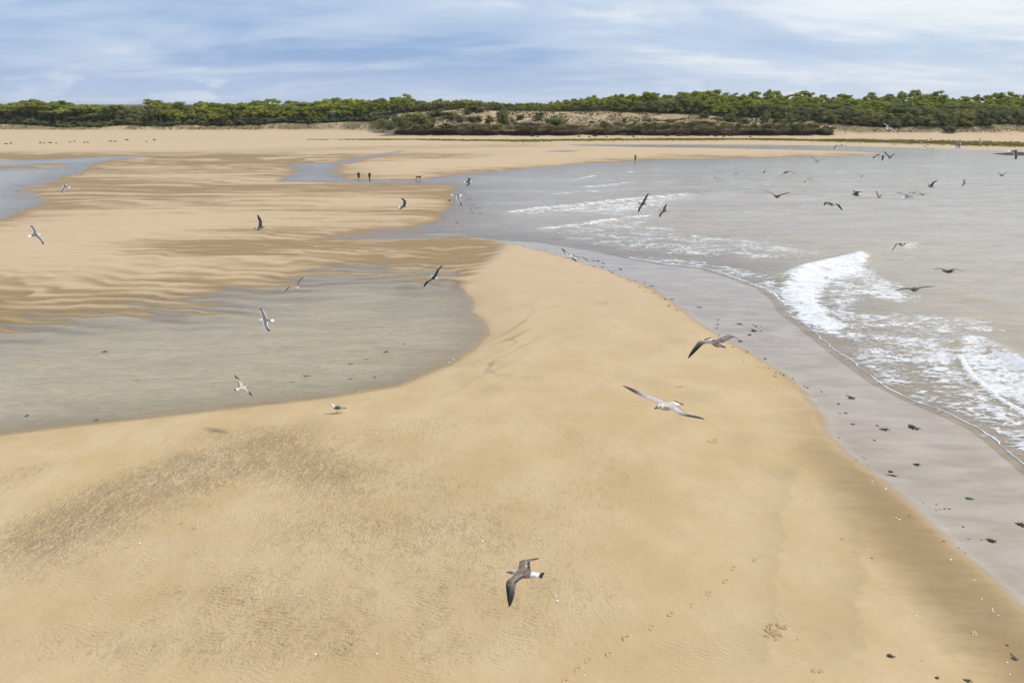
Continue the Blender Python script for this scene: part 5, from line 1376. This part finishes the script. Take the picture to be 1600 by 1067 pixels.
for k, (a, b, w_, h_, lb) in enumerate([(164,549.5,15,4,'long sunken weed patch in the left part of the lagoon'),(603,549.8,15,4,'sunken weed patch under the middle of the lagoon, nearest its right bank'),(571,561,9,2.5,'thin sunken weed left of the two in mid lagoon'),(476,587.3,16,4,'dark sunken weed patch in the near lagoon'),
    (548,592.5,9,2.5,'sunken weed right of the dark near patch'),(585,588.3,6,2.4,'small sunken weed near the right bank, upper of two'),(585,590.8,6,2.2,'small sunken weed near the right bank, lower of two'),(546,569,11,3.5,'sunken weed in the middle of the lagoon'),(42,649.5,9,4.5,'oblong sunken weed close to the lower left shore'),
    (150,656,10,3,'faint sunken weed close to the left shore'),(455,597,10,2.4,'faint sunken weed beside the dark near patch'),(495,574,6,2.2,'small sunken weed left in mid lagoon'),(632,537.5,7,2.2,'small sunken weed far out to the right'),(555,609,3,2.5,'tiny sunken weed just off the near shore'),(212,594.5,5,2.5,'tiny sunken weed left of the mottled gull')]):
    x, y = ground(a, b); mpp = depth_of(y)/FPX; ang = math.atan2(CAM_H, math.hypot(x, y))
    o = link('sunken_seaweed', FR[k % 4].copy(), M_WEEDU); o.data.materials[0] = M_WEEDU
    o.location = (x, y, -.004); o.scale = (w_*mpp, h_*mpp/math.sin(ang)*1.1, .05); tag(o, lb, 'seaweed', 'sunken weed in the lagoon')
def shell_mesh():
    bm = bmesh.new(); bmesh.ops.create_uvsphere(bm, u_segments=10, v_segments=6, radius=1.0)
    for v_ in bm.verts:
        v_.co.z = max(v_.co.z, -.1)*.35; v_.co.x *= 1-.25*v_.co.y; v_.co *= 1+.06*math.cos(9*math.atan2(v_.co.x, v_.co.y+1.2))
    me = bpy.data.meshes.new('shell'); bm.to_mesh(me); bm.free(); return me
SH = shell_mesh(); M_SHELL = plain('shell_white', (.78, .76, .74), .5, .08, 20)
for k, (a, b, w_) in enumerate([(754,845.5,3),(869,931,3),(871,939,4),(931,930,2),(967,947.5,2.4),(913,1055,2.5),(589,1021,3),(493,1022,3),(218,849,3),(469,931,3),(1432,962,2.5),(1400,809.5,3),(1405.5,812,3),(1486,874.5,3),(1522,907,3),(1534,936,2.6),(1551,952,2.6),(1552,956,2.6),(1560,961.5,2.6),(1574,1035,2.6),(1578,1054,2.4),(1202,747,2.4),(1363,752.5,3),(1384,764,3),(1288,687,2.5),(1124,717,2.2),(702,566,2.5),(708,562,2.4)]):
    x, y, z = place(a, b); mpp = depth_of(y)/FPX
    o = link('shell', SH, M_SHELL); o.location = (x, y, z+.01); o.scale = (w_*mpp*.55,)*3; o.rotation_euler = (.2, .1, k*1.9)
    wh = ('on the rippled sand around the big brown gull' if a < 1000 and b > 830 else 'on the damp edge of the right flank' if a > 1280 else 'on the smooth middle of the spit' if b > 600 else 'at the lagoon edge of the spit')
    tag(o, 'small white shell %s' % wh, 'shell', 'white shells %s' % wh)
# footprints: sand pushed up round the tread, pressed in the middle
V = []; F = []
def footprint(a, b, L, W, az):
    x, y, z = place(a, b); n = 14; b0 = len(V); c, s_ = math.cos(az), math.sin(az); r = random.Random(int(a))
    for (k_, hh) in ((1.25, -.006), (1.0, .030), (.72, .004), (.3, .014)):
        for i in range(n):
            an = 2*math.pi*i/n; rad = k_*(1+.16*r.uniform(-1, 1)); px_, py_ = math.cos(an)*L*.5*rad, math.sin(an)*W*.5*rad*(1+.25*math.cos(an))
            V.append((x+px_*c-py_*s_, y+px_*s_+py_*c, z+.004+hh*r.uniform(.4, 1.3)))
    for q in range(3):
        for i in range(n):
            i2 = (i+1) % n; F.append((b0+q*n+i, b0+q*n+i2, b0+(q+1)*n+i2, b0+(q+1)*n+i))
for (a, b) in [(952,1020.5),(978,996),(1019,979.5),(1048,958.5),(1084,945),(1109,926),(1134,907.5),(1146,887),(1180,874),(920,1031),(903,1044),(884,1064)]:
    footprint(a, b, .26, .15, .9)
for (a, b) in [(1060,605),(1065,604),(1108,690),(1114,692),(1117,687),(1119,691),(200,854.5),(150,868),(165,860),(284,818),(305,825),(93,880),(1317,842),(1522,990),(1272,1047),(1283,1048)]:
    footprint(a, b, .17, .11, .6)
for i in range(26):
    r_ = random.Random(i); footprint(1200+12*r_.gauss(0, .6)+10, 985+9*r_.gauss(0, .6), .12, .08, r_.uniform(0, 3))
fpm = np_mesh('footprints', np.array(V), np.array(F))
for k in keep: add_attr(fpm, k, np.zeros(len(V)))
tag(link('footprints', fpm, M_SAND), kind='stuff')

# ------------------------------------------------------------------ thin sea air over the whole place
hz_m = bpy.data.materials.new('haze'); hz_m.use_nodes = True
ht = NT(hz_m.node_tree); ho = ht.n('ShaderNodeOutputMaterial')
ht.put(ho, 'Volume', ht.n('ShaderNodeVolumePrincipled', {'Color': (.90, .94, 1.0, 1), 'Density': .00007, 'Anisotropy': .2}))
zlo = float(Z.min())-1.0; ztop = 34.0
bm = bmesh.new(); bmesh.ops.create_cube(bm, size=1.0)
for q in bm.verts: q.co = Vector((q.co.x*27000, q.co.y*16200+4500, zlo if q.co.z < 0 else ztop))
hm = bpy.data.meshes.new('haze'); bm.to_mesh(hm); bm.free()
tag(link('haze', hm, hz_m), kind='stuff')

# labels shared by look-alikes: tell them apart by their order from the left
ORD = ['', 'second', 'third', 'fourth', 'fifth', 'sixth', 'seventh', 'eighth', 'ninth', 'tenth', 'eleventh', 'twelfth', 'thirteenth', 'fourteenth', 'fifteenth', 'sixteenth', 'seventeenth', 'eighteenth', 'nineteenth', 'twentieth']
by = {}
for o in S.objects:
    if o.parent is None and 'label' in o and 'category' in o: by.setdefault(o['label'], []).append(o)
for lb, os_ in by.items():
    if len(os_) < 2: continue
    os_.sort(key=lambda o: o.location.x/depth_of(o.location.y))
    for i, o in enumerate(os_):
        s_ = 'leftmost of these' if i == 0 else 'rightmost of these' if i == len(os_)-1 else '%s from left' % (ORD[i] if i < 20 else '%dth' % (i+1))
        if len((lb+' '+s_).split()) <= 16: o['label'] = lb+', '+s_
        else: o['label'] = ' '.join(lb.split())+', '+s_.split()[0]
